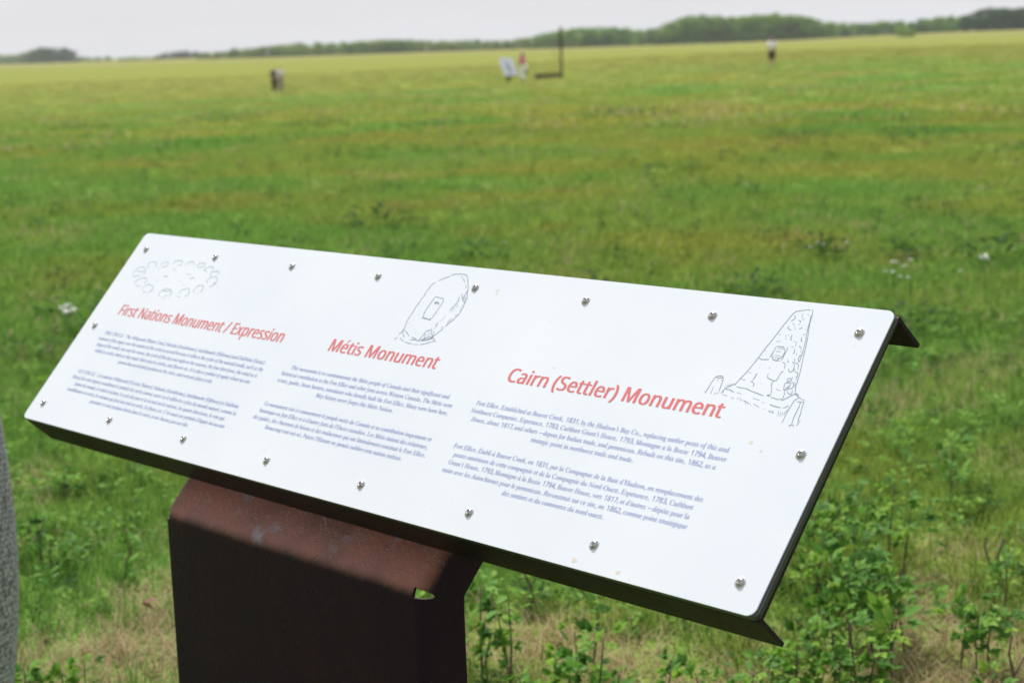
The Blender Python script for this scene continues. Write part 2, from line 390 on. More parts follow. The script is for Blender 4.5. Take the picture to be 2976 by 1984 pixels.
# ------------------------------------------------------------------ lettering
GLYPHS_BODY = """ 175
'151|57,306 44,480 107,480 94,306
(201|126,-106 81,-43 51,28 33,104 27,184 33,265 51,342 81,415 126,480 181,480 140,413 110,340 93,264 87,185 93,108 110,32 140,-40 181,-106
)201|21,-106 62,-40 91,32 109,108 115,185 109,264 91,340 61,413 20,480 76,480 120,415 151,342 169,265 175,184 169,104 151,28 120,-43 76,-106
,180|28,-87 37,-47 47,-3 55,40 61,78 124,78 129,71 118,33 104,-8 87,-49 71,-87
-216|27,154 27,206 189,206 189,154
.180|89,-9 74,-7 60,1 51,15 48,36 51,57 60,71 74,79 89,81 106,79 119,71 129,57 132,36 129,15 119,1 106,-7
0384|191,-7 121,10 72,59 43,137 33,240 37,313 49,373 69,422 99,458 140,480 191,487 262,471 312,422 341,344 351,240 347,169 335,108 314,59 284,23 243,1|191,44 237,56 268,92 286,154 291,240 286,326 268,388 237,424 191,437 145,424 115,388 98,326 92,240 98,154 115,93 145,56
1384|181,0 181,335 181,361 181,381 182,399 183,418 173,408 164,400 154,391 142,381 91,339 60,379 189,480 238,480 238,0
2384|32,0 32,49 158,176 191,210 219,240 241,268 257,296 266,324 269,355 263,390 246,415 219,431 185,436 152,433 123,424 96,409 69,390 38,430 68,452 102,470 141,482 185,486 245,478 291,452 320,412 330,359 326,322 314,288 296,256 271,224 241,190 207,155 107,56 107,54 349,54 349,0
3384|162,-7 126,-5 92,-1 60,7 30,19 30,75 62,61 95,51 130,45 163,43 218,49 256,68 277,98 284,138 275,176 249,202 206,217 150,222 103,222 103,273 150,273 202,279 240,298 263,326 271,363 265,394 247,417 219,432 183,437 147,434 117,425 89,412 62,396 33,437 62,455 96,471 137,483 183,486 248,478 294,453 322,415 331,367 324,324 304,290 273,267 232,253 232,250 282,237 318,214 339,179 346,136 341,97 326,62 302,33 266,11 220,-2
4384|244,0 244,109 14,109 14,159 240,482 301,482 301,162 371,162 371,109 301,109 301,0|72,162 244,162 244,313 244,345 245,372 246,396 247,419 244,419 238,406 231,392 223,378 216,367
5384|167,-7 131,-5 97,0 67,8 42,19 42,75 69,62 101,52 135,46 167,44 215,50 253,69 277,101 285,147 278,189 257,219 219,238 165,244 145,244 122,241 100,238 83,234 54,253 72,480 312,480 312,426 122,426 111,287 124,289 142,291 162,293 185,294 251,285 302,257 335,213 346,153 334,87 299,36 242,4
6384|200,-7 157,-1 118,16 84,45 59,86 42,139 37,205 39,256 46,307 59,354 79,397 108,434 146,462 195,480 257,486 271,486 288,485 303,483 316,480 316,430 303,433 288,436 273,437 258,438 215,434 181,422 153,404 132,380 117,351 106,318 100,282 96,244 100,244 119,266 143,284 174,296 214,300 270,291 314,262 343,216 353,154 342,87 311,36 263,4|199,43 238,50 268,70 288,105 294,154 288,195 271,227 242,247 201,254 172,251 146,241 126,226 110,208 100,187 97,166 100,137 108,108 122,82 142,61 168,48
7384|91,0 288,426 30,426 30,480 351,480 351,434 156,0
8384|193,-7 125,2 75,27 43,68 33,122 36,153 47,179 63,202 83,221 107,237 132,251 100,273 73,299 54,332 48,372 53,406 67,434 89,456 118,473 153,483 191,486 249,479 295,457 325,421 335,371 332,344 323,321 308,301 289,283 268,268 244,254 272,239 298,222 319,203 336,181 347,155 351,124 340,70 308,29 258,2|194,277 226,293 253,312 271,337 277,369 271,399 253,421 226,434 191,439 157,434 130,421 112,399 106,369 109,347 118,328 132,312 150,299 171,288|192,40 235,46 267,63 286,90 293,124 286,156 265,182 233,203 192,222 181,226 142,206 114,183 96,155 91,122 97,90 116,63 147,46
9384|129,-7 114,-6 98,-5 82,-3 69,0 69,50 96,44 128,42 171,46 205,57 233,75 254,99 269,128 280,161 286,197 289,235 285,235 267,214 243,196 211,183 171,179 115,189 72,217 43,263 34,324 38,371 53,411 76,443 106,467 143,481 187,486 230,480 269,463 302,434 328,393 344,340 349,275 347,223 340,173 327,125 307,82 279,46 240,17 191,-1|184,226 214,229 240,239 261,254 276,272 286,292 289,314 287,342 278,371 264,397 244,418 218,432 187,437 149,430 119,409 99,374 92,325 98,284 115,252 143,232
A463|-85,0 -82,13 -39,24 0,56 36,98 107,182 214,307 356,475 369,475 353,58 356,37 366,24 384,16 411,13 409,0 221,0 224,13 229,13 256,16 273,26 282,46 285,78 288,158 133,158 124,156 116,150 65,90 40,56 32,36 34,24 43,17 57,14 79,13 75,0|143,183 289,183 298,367
B439|-34,0 -30,13 -27,13 0,17 19,27 32,45 42,73 126,385 130,404 132,420 129,434 120,443 104,449 81,451 85,465 256,465 372,440 410,365 382,296 297,251 356,211 376,145 370,104 351,68 320,39 279,18 229,4 171,0|193,259 257,266 303,287 331,322 340,369 319,424 255,442 236,441 223,440 215,436 210,430 205,422 201,410 196,394 188,365 177,323 163,269 165,264 170,261 179,259|153,21 217,30 263,56 291,97 301,152 294,190 274,217 241,232 194,237 176,237 163,235 155,231 150,222 109,73 106,58 105,50 105,44 108,32 116,25 131,22
C471|218,-10 164,-4 117,13 78,41 49,78 31,125 26,179 31,227 46,276 70,322 102,365 139,402 181,433 250,464 321,475 363,470 412,457 422,454 430,453 443,458 453,470 467,470 439,332 425,332 426,338 426,343 426,353 419,395 400,427 370,446 328,453 287,447 246,430 208,404 174,370 146,328 124,281 109,229 105,175 114,109 140,60 182,29 236,19 322,40 399,103 412,91 369,46 323,15 274,-4
D507|-36,0 -32,13 -28,13 -1,16 18,26 31,43 42,73 126,385 130,405 132,419 129,433 120,443 104,449 81,451 85,465 263,465 325,459 378,442 421,413 453,375 472,328 479,272 473,219 457,169 430,122 393,82 348,48 294,22 234,5 167,0|170,22 223,28 270,44 310,70 342,103 368,144 386,189 397,237 401,287 392,354 364,403 318,433 254,443 235,442 222,439 212,433 205,423 199,408 193,387 113,89 107,65 105,49 109,36 120,28 129,26 140,24 154,23
E454|-34,0 -30,13 -28,13 0,16 18,25 31,43 42,73 126,385 130,405 132,419 129,433 120,443 104,449 81,451 85,465 440,465 420,364 409,364 409,367 407,394 402,414 391,427 373,436 346,440 309,442 252,442 234,441 222,439 213,434 207,426 201,414 196,396 159,260 216,260 259,264 289,275 308,296 321,326 334,326 287,161 275,161 276,174 277,187 275,206 272,220 264,229 253,234 236,236 214,237 154,237 112,83 107,62 105,53 105,47 108,36 116,28 130,25 153,24 199,24 244,26 281,34 313,48 341,67 365,94 386,128 400,128 351,0
F406|-31,0 -27,13 -24,13 -5,15 10,18 21,25 30,36 38,52 45,73 129,385 133,405 135,419 132,433 123,443 107,449 84,451 88,465 421,465 400,355 387,355 387,358 388,361 388,367 383,403 369,425 344,437 307,441 254,441 231,440 218,435 211,428 207,418 203,405 195,373 182,324 165,258 203,258 234,259 258,264 277,272 292,284 305,302 316,325 330,325 285,156 271,156 272,165 273,173 274,181 274,190 271,212 262,226 244,233 212,235 159,235 116,69 115,63 113,56 112,49 112,44 115,29 125,19 143,15 169,12 168,0
G541|245,-10 183,-4 130,13 86,42 54,80 34,127 27,181 32,230 47,278 71,325 102,367 139,404 181,435 251,465 327,475 373,471 414,459 432,452 447,446 458,443 465,442 477,444 487,448 495,457 503,469 514,469 484,327 472,327 458,380 428,420 386,444 331,453 272,443 218,413 173,366 137,306 114,239 106,173 116,105 146,53 193,21 255,11 288,15 319,26 342,43 354,64 378,158 381,173 382,180 383,185 380,199 369,208 351,212 322,214 325,227 518,227 514,214 493,213 476,208 465,200 457,188 454,180 450,171 447,159 443,146 416,35 334,1
H520|-34,0 -30,13 -28,13 -9,15 6,18 18,25 27,36 35,51 42,73 126,385 130,405 132,419 129,433 120,443 104,449 81,451 85,465 270,465 267,451 264,451 238,448 219,439 205,421 194,390 166,285 164,278 163,271 165,265 169,262 175,260 185,259 357,259 367,260 373,262 378,266 381,274 410,385 415,404 416,419 413,433 404,443 389,449 365,451 369,465 555,465 551,451 545,451 520,448 502,439 489,421 479,392 396,80 391,60 389,52 389,45 392,31 401,21 417,16 440,13 437,0 251,0 255,13 257,13 277,15 291,18 303,25 312,36 320,51 326,73 364,212 365,217 365,222 364,228 360,232 353,233 343,234 172,234 162,233 156,231 152,227 148,220 111,80 106,60 105,52 104,45 107,31 116,21 132,16 155,13 152,0
I245|-31,0 -27,13 -24,13 -5,15 10,18 21,25 30,36 38,51 45,73 129,385 133,405 135,419 132,433 123,443 107,449 84,451 88,465 275,465 272,451 267,451 241,448 224,439 211,421 200,392 116,80 112,60 110,45 113,31 122,21 137,16 161,13 157,0
J257|22,-10 -8,-6 -32,7 -46,26 -51,49 -49,64 -41,76 -30,84 -16,87 -3,84 8,78 15,67 17,55 17,51 16,47 15,43 14,40 12,33 11,26 15,14 28,9 42,14 51,26 55,35 59,47 63,61 68,77 148,379 154,406 156,420 152,435 142,443 123,448 96,450 101,465 293,465 289,451 262,449 244,441 232,425 222,398 152,134 130,71 102,26 66,-1
L449|-24,0 -21,13 -18,13 9,16 28,26 41,43 52,73 135,385 138,396 140,405 141,413 142,419 139,433 130,443 114,449 91,451 94,465 279,465 274,452 248,449 230,440 216,422 206,393 125,92 121,76 118,64 116,56 116,51 118,37 126,29 141,25 165,24 212,24 260,26 298,33 328,45 354,65 377,94 399,132 412,132 368,0
M590|-36,0 -32,13 -12,15 3,18 15,25 25,36 33,51 40,73 128,385 132,404 134,419 131,433 122,443 106,449 83,451 87,465 212,465 261,108 496,465 624,465 620,451 615,451 589,448 572,439 559,421 548,392 465,80 460,60 459,52 458,45 461,31 470,21 486,16 509,13 506,0 322,0 325,11 344,14 359,18 371,26 381,39 389,57 397,83 480,392 219,0 210,0 157,393 77,103 69,71 66,48 69,31 78,21 94,16 118,13 114,0
N500|338,-11 154,373 75,84 72,71 70,60 68,51 68,43 71,29 80,20 96,16 122,13 118,0 -34,0 -30,13 -3,16 17,25 31,43 42,73 130,393 131,396 132,401 132,405 132,408 129,423 120,438 105,448 86,451 81,451 85,465 182,465 353,108 427,381 431,394 433,405 434,414 435,422 431,436 422,445 405,449 380,451 383,465 536,465 532,451 513,450 498,447 485,440 475,429 467,414 460,392 351,-11
O516|200,-10 149,-5 105,11 70,36 43,70 27,112 21,162 26,207 38,253 58,296 84,338 116,376 151,409 191,436 232,457 276,470 319,475 370,469 413,453 448,427 473,393 489,351 494,302 491,265 482,227 468,189 449,152 426,117 400,85 371,56 340,32 273,1|201,10 235,15 268,29 298,51 327,80 353,114 375,153 393,196 407,240 416,286 418,331 412,384 393,423 362,447 320,455 284,449 248,434 214,408 182,374 154,333 130,286 116,249 106,211 99,174 97,137 104,83 125,43 157,18
P403|-34,0 -30,13 -27,13 0,16 18,25 31,42 42,73 126,385 130,404 132,419 129,434 120,443 104,449 81,451 85,465 267,465 373,439 408,361 403,323 385,289 357,261 320,240 274,227 221,222 159,222 151,220 147,214 107,64 106,55 105,50 105,46 108,30 119,20 138,15 165,13 161,0|193,242 253,251 297,275 324,313 332,364 327,400 311,425 283,440 244,445 227,443 215,438 207,426 199,405 161,263 160,258 159,253 161,247 165,244 174,243
Q516|294,-130 272,-129 248,-125 222,-120 194,-112 167,-105 143,-99 124,-96 108,-95 70,-102 28,-126 20,-114 144,-3 92,19 53,55 29,103 21,162 26,209 39,256 59,300 85,341 117,378 152,411 191,437 231,458 272,471 313,475 363,470 407,454 442,429 468,395 485,354 490,306 480,234 451,164 404,99 342,43 269,5 190,-8 173,-10 164,-14 126,-46 135,-45 143,-45 152,-45 161,-45 181,-47 205,-50 231,-56 261,-64 312,-78 345,-83 395,-68 449,-26 459,-35 419,-78 380,-107 340,-124|199,11 252,21 301,54 345,105 381,175 407,252 415,328 408,382 389,421 357,445 314,453 277,448 242,432 209,407 178,373 151,333 128,286 105,210 97,135 104,82 124,43 156,19
R451|-34,0 -30,13 -27,13 0,17 19,27 32,45 42,73 126,385 130,404 132,420 129,434 120,443 104,449 81,451 85,465 281,465 343,458 388,438 414,406 423,364 390,284 289,235 351,85 366,53 381,31 398,18 419,13 422,13 418,0 314,0 221,228 206,228 190,229 176,229 163,230 152,231 114,89 108,62 106,46 109,30 118,20 133,15 154,13 162,13 158,0|202,250 264,257 309,280 337,316 347,363 323,423 251,443 236,442 224,440 215,435 209,427 203,415 197,398 158,253 168,252 179,251 190,250
S369|153,-9 108,-5 58,10 53,12 49,13 45,13 42,13 25,8 15,-8 3,-8 26,146 38,146 47,88 69,46 102,19 146,11 170,14 192,23 210,38 224,57 233,79 236,105 234,122 228,139 219,157 207,174 196,188 183,201 169,216 154,232 122,267 102,297 92,325 88,353 92,386 105,416 125,440 152,459 184,471 222,475 237,474 253,473 267,470 281,466 293,462 303,459 309,457 313,457 328,461 338,473 351,473 330,336 319,336 313,387 296,424 268,446 232,453 200,448 175,433 160,408 154,376 158,356 168,334 182,313 201,291 216,275 231,259 247,242 263,224 291,179 301,126 296,89 282,57 259,29 229,8 194,-5
T420|50,0 52,13 58,13 80,15 97,19 110,28 121,41 130,62 139,89 228,417 230,423 230,429 226,438 212,441 194,441 156,438 126,432 102,420 84,404 70,381 59,352 44,353 74,465 461,465 439,350 426,350 427,355 427,361 427,371 423,404 410,425 386,437 346,441 318,441 311,440 305,437 301,431 298,423 208,93 200,63 198,43 202,28 212,19 230,15 257,13 265,13 261,0
U491|200,-10 139,-2 92,24 62,63 52,113 55,142 64,181 119,388 123,407 125,420 122,435 112,444 95,449 68,452 71,465 267,465 265,452 258,452 230,448 210,436 196,414 185,381 135,193 123,142 119,109 125,73 144,46 175,29 216,23 252,27 284,38 311,55 332,79 350,118 370,181 416,355 424,387 426,412 424,431 415,443 399,449 373,452 375,465 532,465 530,452 520,452 488,444 467,420 463,410 458,396 452,378 447,357 396,163 377,106 354,62 325,29 291,7 250,-6
W592|83,-10 99,394 96,422 87,439 69,449 40,453 42,465 229,465 226,453 220,453 193,449 177,439 168,419 165,387 153,116 321,355 323,396 321,422 312,439 296,449 272,452 267,452 270,465 448,465 444,452 424,451 410,447 400,439 394,425 390,406 388,378 377,120 545,372 564,406 570,431 558,446 522,452 527,465 667,465 664,452 662,452 643,448 624,434 605,412 582,381 319,-10 306,-10 320,310 95,-10
a342|50,-8 26,-3 8,10 -3,33 -7,64 0,119 18,175 49,228 90,274 136,306 183,316 217,307 232,280 241,309 292,309 231,90 224,62 222,44 224,37 233,35 252,46 282,80 291,72 240,12 195,-8 175,0 168,23 174,57 191,118 154,62 119,23 85,0|82,33 98,37 116,48 134,65 152,87 169,113 185,141 199,171 210,201 217,230 219,257 210,288 185,299 154,291 124,266 96,226 74,175 65,148 58,122 54,97 53,73 60,43
b340|82,-8 46,-5 18,6 1,20 -5,36 -4,43 -2,50 88,404 91,415 92,424 93,431 93,437 91,446 86,452 76,454 61,455 50,455 54,467 75,469 94,472 110,475 123,479 144,485 156,487 162,485 163,480 103,251 155,300 214,316 251,310 280,289 299,258 306,218 301,177 287,137 266,99 238,64 204,35 166,12 125,-3|95,9 132,17 168,40 199,75 224,119 241,167 246,211 242,241 230,264 211,279 186,283 155,276 126,254 102,217 83,167 54,66 51,50 50,38 61,17
c298|99,-8 58,0 26,23 6,60 -1,109 3,142 12,175 27,207 48,237 73,264 102,286 150,309 199,316 228,313 249,302 262,286 267,267 264,251 258,239 247,231 233,228 211,235 204,255 205,262 207,268 210,274 214,279 218,284 220,287 220,289 215,297 197,299 162,292 130,271 101,238 79,196 64,150 59,107 63,73 76,46 96,29 122,23 174,38 228,82 238,71 169,12
d355|61,-8 32,-3 10,13 -4,39 -9,73 -5,107 5,143 22,181 44,217 70,250 99,279 122,296 146,307 169,314 192,316 225,311 242,293 273,416 274,421 275,426 275,431 275,436 274,445 268,451 258,454 243,455 233,455 236,467 276,472 306,479 326,485 338,487 343,485 345,480 344,477 344,473 343,470 343,468 240,81 236,60 234,52 234,44 238,34 250,30 273,43 306,81 317,72 288,36 263,11 240,-3 217,-8 191,1 183,27 187,61 201,112 167,59 133,21 99,-1|91,28 109,31 127,43 146,62 165,85 183,113 199,142 212,173 223,204 229,233 232,259 229,277 223,289 212,298 198,300 165,292 132,268 101,229 75,178 57,124 51,78 54,57 62,41 74,31
e287|89,-7 50,0 21,21 2,54 -4,99 -1,131 9,165 25,199 46,231 72,259 101,283 148,308 195,316 222,313 242,303 254,287 258,266 245,226 208,189 147,161 61,142 59,130 57,118 57,107 56,98 72,44 119,26 168,39 221,81 231,71 198,36 165,12 128,-2|64,158 124,173 168,199 195,233 204,271 198,291 180,298 159,294 137,280 115,258 95,230 78,196
f199|-48,-153 -65,-150 -79,-142 -88,-130 -91,-116 -85,-94 -66,-87 -50,-92 -44,-108 -45,-114 -46,-119 -48,-123 -49,-127 -47,-132 -42,-134 -24,-128 -10,-108 -4,-93 2,-74 8,-52 13,-25 71,283 7,283 12,304 75,304 83,340 104,403 135,449 173,477 216,487 240,483 259,473 271,458 275,439 267,416 243,408 224,415 218,435 219,438 219,441 220,445 221,447 223,451 224,455 222,460 219,465 213,468 206,469 172,447 148,383 132,304 210,304 207,283 128,283 101,150 84,73 67,7 50,-45 33,-85 -5,-136
g286|63,-153 16,-148 -21,-131 -44,-106 -52,-75 -30,-22 36,24 13,39 6,57 10,70 21,84 58,121 22,152 10,195 15,226 29,256 51,281 80,301 114,314 152,318 177,315 206,307 232,298 246,296 289,296 289,266 243,266 247,252 248,236 243,203 229,174 207,149 179,130 146,118 110,113 96,114 82,116 66,101 60,87 73,70 112,54 159,38 194,19 216,-6 223,-40 218,-71 203,-99 179,-122 147,-139 108,-150|111,129 132,133 151,146 167,165 180,190 188,219 191,249 188,272 179,288 165,299 147,302 127,298 108,285 92,265 78,241 69,212 66,182 78,142|75,-132 151,-114 176,-60 173,-45 163,-31 149,-20 132,-10 113,-2 94,5 70,13 52,18 6,-20 -9,-64 12,-115
h402|304,-7 279,-2 260,11 247,33 243,60 244,78 246,99 250,123 256,151 271,221 276,240 279,257 281,271 281,283 274,313 251,323 212,310 173,272 141,221 124,172 87,0 25,0 112,415 117,439 118,451 106,474 71,482 66,482 72,510 195,510 169,387 163,359 156,331 150,303 142,275 150,275 209,343 274,366 328,347 346,291 345,279 343,262 339,242 334,218 316,138 312,119 310,101 308,84 308,68 313,44 331,36 352,39 374,51 386,32 344,3
i177|122,394 110,396 98,404 91,415 88,428 91,441 98,452 110,460 122,463 135,460 147,452 155,441 157,428 155,414 147,403 136,396|33,-8 8,1 0,29 1,40 3,53 7,68 11,86 55,241 58,254 59,260 60,264 57,275 50,282 37,286 17,287 20,299 44,302 65,305 82,308 96,310 115,315 124,316 129,314 131,308 131,305 130,303 129,299 128,296 63,79 59,62 58,52 61,37 72,32 96,45 130,84 140,74 84,12
j174|124,394 112,396 100,404 93,415 90,428 93,441 100,452 112,460 124,463 137,460 149,452 157,441 159,428 157,414 149,403 138,396|-50,-153 -69,-150 -84,-141 -93,-127 -97,-111 -91,-90 -73,-83 -55,-89 -50,-107 -50,-112 -50,-117 -51,-122 -51,-126 -49,-133 -42,-135 -27,-123 -11,-88 -3,-61 5,-26 15,17 25,67 61,248 62,252 62,256 62,263 61,275 55,282 43,285 19,287 21,300 42,302 61,305 76,308 89,310 108,315 118,316 125,314 126,306 73,57 62,7 49,-35 35,-71 21,-101 -11,-140
k339|218,-7 201,-3 187,9 175,31 161,63 120,161 78,129 41,0 -13,0 103,414 105,425 106,435 104,446 98,452 88,454 71,455 62,455 66,468 89,471 109,474 126,478 140,481 150,484 158,486 165,487 169,487 174,485 175,480 174,472 172,465 84,157 195,240 221,263 230,280 222,290 197,294 203,306 337,306 334,293 332,293 292,284 246,255 164,193 214,73 221,59 229,47 238,38 248,36 272,47 301,79 311,69 286,35 261,11 238,-3
l173|32,-7 18,-5 7,2 0,12 -2,26 -1,38 2,54 7,75 13,99 98,412 101,423 101,433 99,446 92,453 79,457 58,459 60,471 84,474 104,476 121,479 134,482 154,486 163,487 170,485 171,481 170,473 168,465 62,84 57,62 56,50 59,38 68,34 90,46 122,82 133,72 105,37 77,12 52,-3
m550|410,-7 384,2 376,31 378,53 384,78 424,218 429,240 430,255 426,270 411,275 393,270 371,258 348,237 325,210 302,176 279,137 264,105 251,72 239,37 228,0 175,0 235,203 243,234 245,257 241,270 227,275 214,272 196,263 177,249 155,230 134,206 113,179 99,155 86,129 74,100 63,70 40,0 -13,0 50,212 54,229 58,243 60,255 61,263 59,275 51,281 37,285 17,287 19,300 63,304 94,310 105,313 113,315 120,316 123,316 128,314 130,308 129,303 129,299 128,296 91,177 184,281 263,316 293,306 304,277 299,241 285,184 371,283 449,316 479,306 489,275 488,265 486,253 483,239 479,222 436,65 434,57 433,53 433,50 436,39 445,35 457,38 469,48 475,55 483,64 491,75 499,87 508,76 459,13
n364|222,-9 208,-6 198,1 191,12 189,28 196,65 216,140 236,216 242,254 238,269 225,275 211,272 195,263 178,250 159,232 141,212 123,189 107,166 93,142 67,82 42,0 -12,0 53,221 60,245 62,263 60,273 53,280 41,284 23,285 17,285 19,297 45,300 67,303 85,306 100,310 120,315 130,316 132,316 133,314 134,311 133,308 93,177 142,238 188,281 229,306 263,315 292,306 302,278 302,265 300,252 297,237 293,222 254,88 250,75 247,64 246,55 245,49 249,37 259,34 282,48 312,91 322,83 273,14
o351|105,-8 61,-1 26,22 3,57 -4,102 0,140 14,178 35,215 61,247 93,276 128,298 165,312 201,316 248,309 283,286 306,251 314,206 310,172 299,138 282,105 260,73 233,46 203,23 155,0|113,11 140,17 166,32 190,55 211,85 229,119 243,155 252,192 255,226 240,281 197,299 165,291 132,268 103,231 78,183 61,132 56,83 60,52 71,30 89,16
p340|-96,-149 -93,-137 -66,-133 -49,-126 -38,-111 -29,-87 54,235 58,249 59,257 60,262 58,274 52,281 39,284 16,285 19,298 43,300 62,303 79,306 93,309 112,314 124,316 129,314 130,310 130,304 128,299 112,250 168,300 226,316 260,310 286,292 302,263 308,226 303,185 290,144 270,105 243,69 212,38 177,13 140,-2 101,-7 72,-4 50,5 38,-45 30,-81 25,-104 23,-113 26,-124 36,-132 51,-136 77,-138 73,-149|101,9 128,14 155,30 180,53 202,82 221,116 235,153 245,191 248,228 245,253 235,271 220,282 199,286 166,278 136,253 110,213 91,162 66,64 65,58 64,51 63,45 62,40 72,17
q339|81,-150 83,-138 105,-137 120,-133 130,-128 138,-120 145,-105 152,-82 203,105 168,57 131,22 94,1 57,-6 29,-1 8,16 -6,43 -10,79 -6,116 5,154 23,191 47,226 74,257 103,282 150,307 195,316 234,306 254,276 263,309 315,309 210,-71 206,-85 203,-97 202,-106 201,-112 204,-125 211,-132 225,-136 246,-138 253,-138 251,-150|90,30 117,36 147,57 178,92 209,145 232,201 239,248 236,269 228,285 215,295 198,298 175,294 151,281 128,260 106,235 87,205 72,173 57,126 52,82 54,59 62,43 74,33
r224|-13,0 46,209 53,240 56,259 53,272 47,279 34,282 13,284 15,297 39,301 59,304 76,307 90,310 109,315 118,316 124,314 124,308 89,179 158,282 208,316 220,314 229,307 235,297 237,283 234,266 226,253 214,243 200,240 189,242 180,248 173,257 170,268 95,157 41,0
s248|78,-8 53,-6 32,-1 18,4 6,6 -4,4 -9,-4 -22,-4 -7,106 4,105 10,65 24,35 45,16 71,10 93,14 110,26 122,45 126,69 120,93 104,120 94,133 83,147 73,161 63,175 53,190 46,206 41,222 40,238 46,269 63,294 90,311 123,316 147,315 166,310 181,304 193,302 205,305 209,314 220,314 207,214 195,214 175,278 130,299 115,296 102,287 94,275 91,261 97,237 116,208 126,195 136,181 146,168 155,154 165,138 173,122 178,105 179,89 176,63 166,40 151,20 130,5 106,-5
t187|33,-8 9,1 1,26 1,35 2,44 4,53 7,62 66,283 19,283 22,297 82,326 136,392 151,392 126,304 183,304 177,283 120,283 66,78 61,59 60,45 63,34 72,31 93,43 124,79 134,68 82,11
u364|46,-8 28,-5 15,4 7,18 4,38 5,51 8,69 12,90 19,116 50,228 53,238 54,247 55,256 56,265 53,276 47,283 34,286 13,287 15,300 39,303 59,306 76,308 90,311 110,315 119,316 125,315 128,312 127,308 127,304 126,300 125,296 71,107 66,88 62,74 60,62 59,54 64,38 79,32 100,38 124,54 150,81 177,115 203,156 227,203 247,255 261,309 314,309 255,92 249,65 246,47 250,36 260,32 284,45 315,84 324,75 274,13 222,-8 197,1 189,27 191,51 199,81 220,153 171,82 127,32 86,2
v297|61,-8 50,171 48,204 45,231 41,251 36,265 21,281 -1,286 -6,286 -3,299 13,302 28,305 41,307 52,310 61,313 69,315 75,315 79,316 93,284 102,188 109,58 138,88 164,117 186,144 205,170 232,213 240,239 238,246 231,254 223,262 216,270 211,279 209,288 211,300 218,309 228,315 240,317 253,314 264,306 270,292 273,275 244,196 159,85 75,-8
w446|48,-8 44,175 43,208 41,234 38,254 33,268 20,284 0,289 -3,289 -2,300 15,303 30,306 43,309 54,312 62,314 70,316 76,317 80,317 92,281 97,171 98,91 238,317 250,317 275,71 323,128 352,164 373,195 385,221 389,240 386,248 376,259 366,272 363,287 365,299 371,308 380,314 392,316 404,313 414,305 420,291 422,273 402,208 340,117 240,-8 230,-8 205,221 60,-8
x279|154,-8 138,-5 126,3 117,23 107,58 94,121 46,54 26,28 8,9 -11,-2 -32,-6 -44,-4 -54,2 -60,11 -62,23 -60,34 -54,43 -45,49 -35,51 -26,50 -18,46 -10,42 -1,41 13,47 30,64 89,148 69,245 63,264 55,276 44,283 28,285 20,285 12,285 4,284 -3,283 -1,296 35,301 63,309 74,312 83,315 90,316 96,316 106,311 112,297 131,206 157,243 177,271 193,290 203,302 211,308 219,312 229,314 238,315 262,308 270,288 268,277 263,269 254,263 244,261 234,262 226,266 221,268 218,269 215,270 212,270 204,268 197,263 178,240 136,181 156,87 159,75 162,65 164,56 167,48 175,38 185,35 208,48 238,86 248,75 197,13
y270|-44,-153 -58,-151 -68,-145 -75,-136 -77,-125 -75,-114 -69,-106 -60,-100 -48,-98 -39,-99 -30,-103 -20,-107 -9,-109 9,-99 34,-69 79,-7 44,175 40,197 36,216 32,231 29,244 21,263 11,276 -4,284 -24,287 -22,299 -6,301 8,303 21,306 32,310 50,315 62,316 73,302 85,258 92,224 100,179 111,123 123,57 150,102 173,138 189,166 200,186 207,201 213,213 216,224 217,233 213,249 201,260 196,263 190,268 186,276 184,288 186,299 192,308 202,314 214,316 228,313 239,304 247,291 249,273 239,223 208,158 193,132 175,102 155,69 133,35 110,0 86,-34 62,-65 39,-94 16,-118 -6,-137 -26,-149
z266|143,-8 130,-7 114,-5 96,-2 75,3 37,12 13,15 -7,11 -27,-1 -31,-3 -33,-4 -34,-5 -40,-3 -42,3 -40,9 -32,19 189,261 169,258 149,257 127,258 106,264 88,269 71,271 56,269 44,263 35,253 26,238 15,244 27,276 41,298 56,311 74,315 88,314 103,313 121,310 140,306 160,301 176,298 189,296 199,296 217,298 232,306 244,313 250,316 255,314 257,308 257,306 256,303 253,299 250,295 26,50 46,53 65,54 91,53 115,48 137,43 157,41 188,52 210,86 220,81 209,47 198,24 187,8 175,-2 160,-6
–403|64,0 64,480 339,480 339,0|98,34 306,34 306,445 98,445
/250|7,0 185,480 243,480 64,0"""
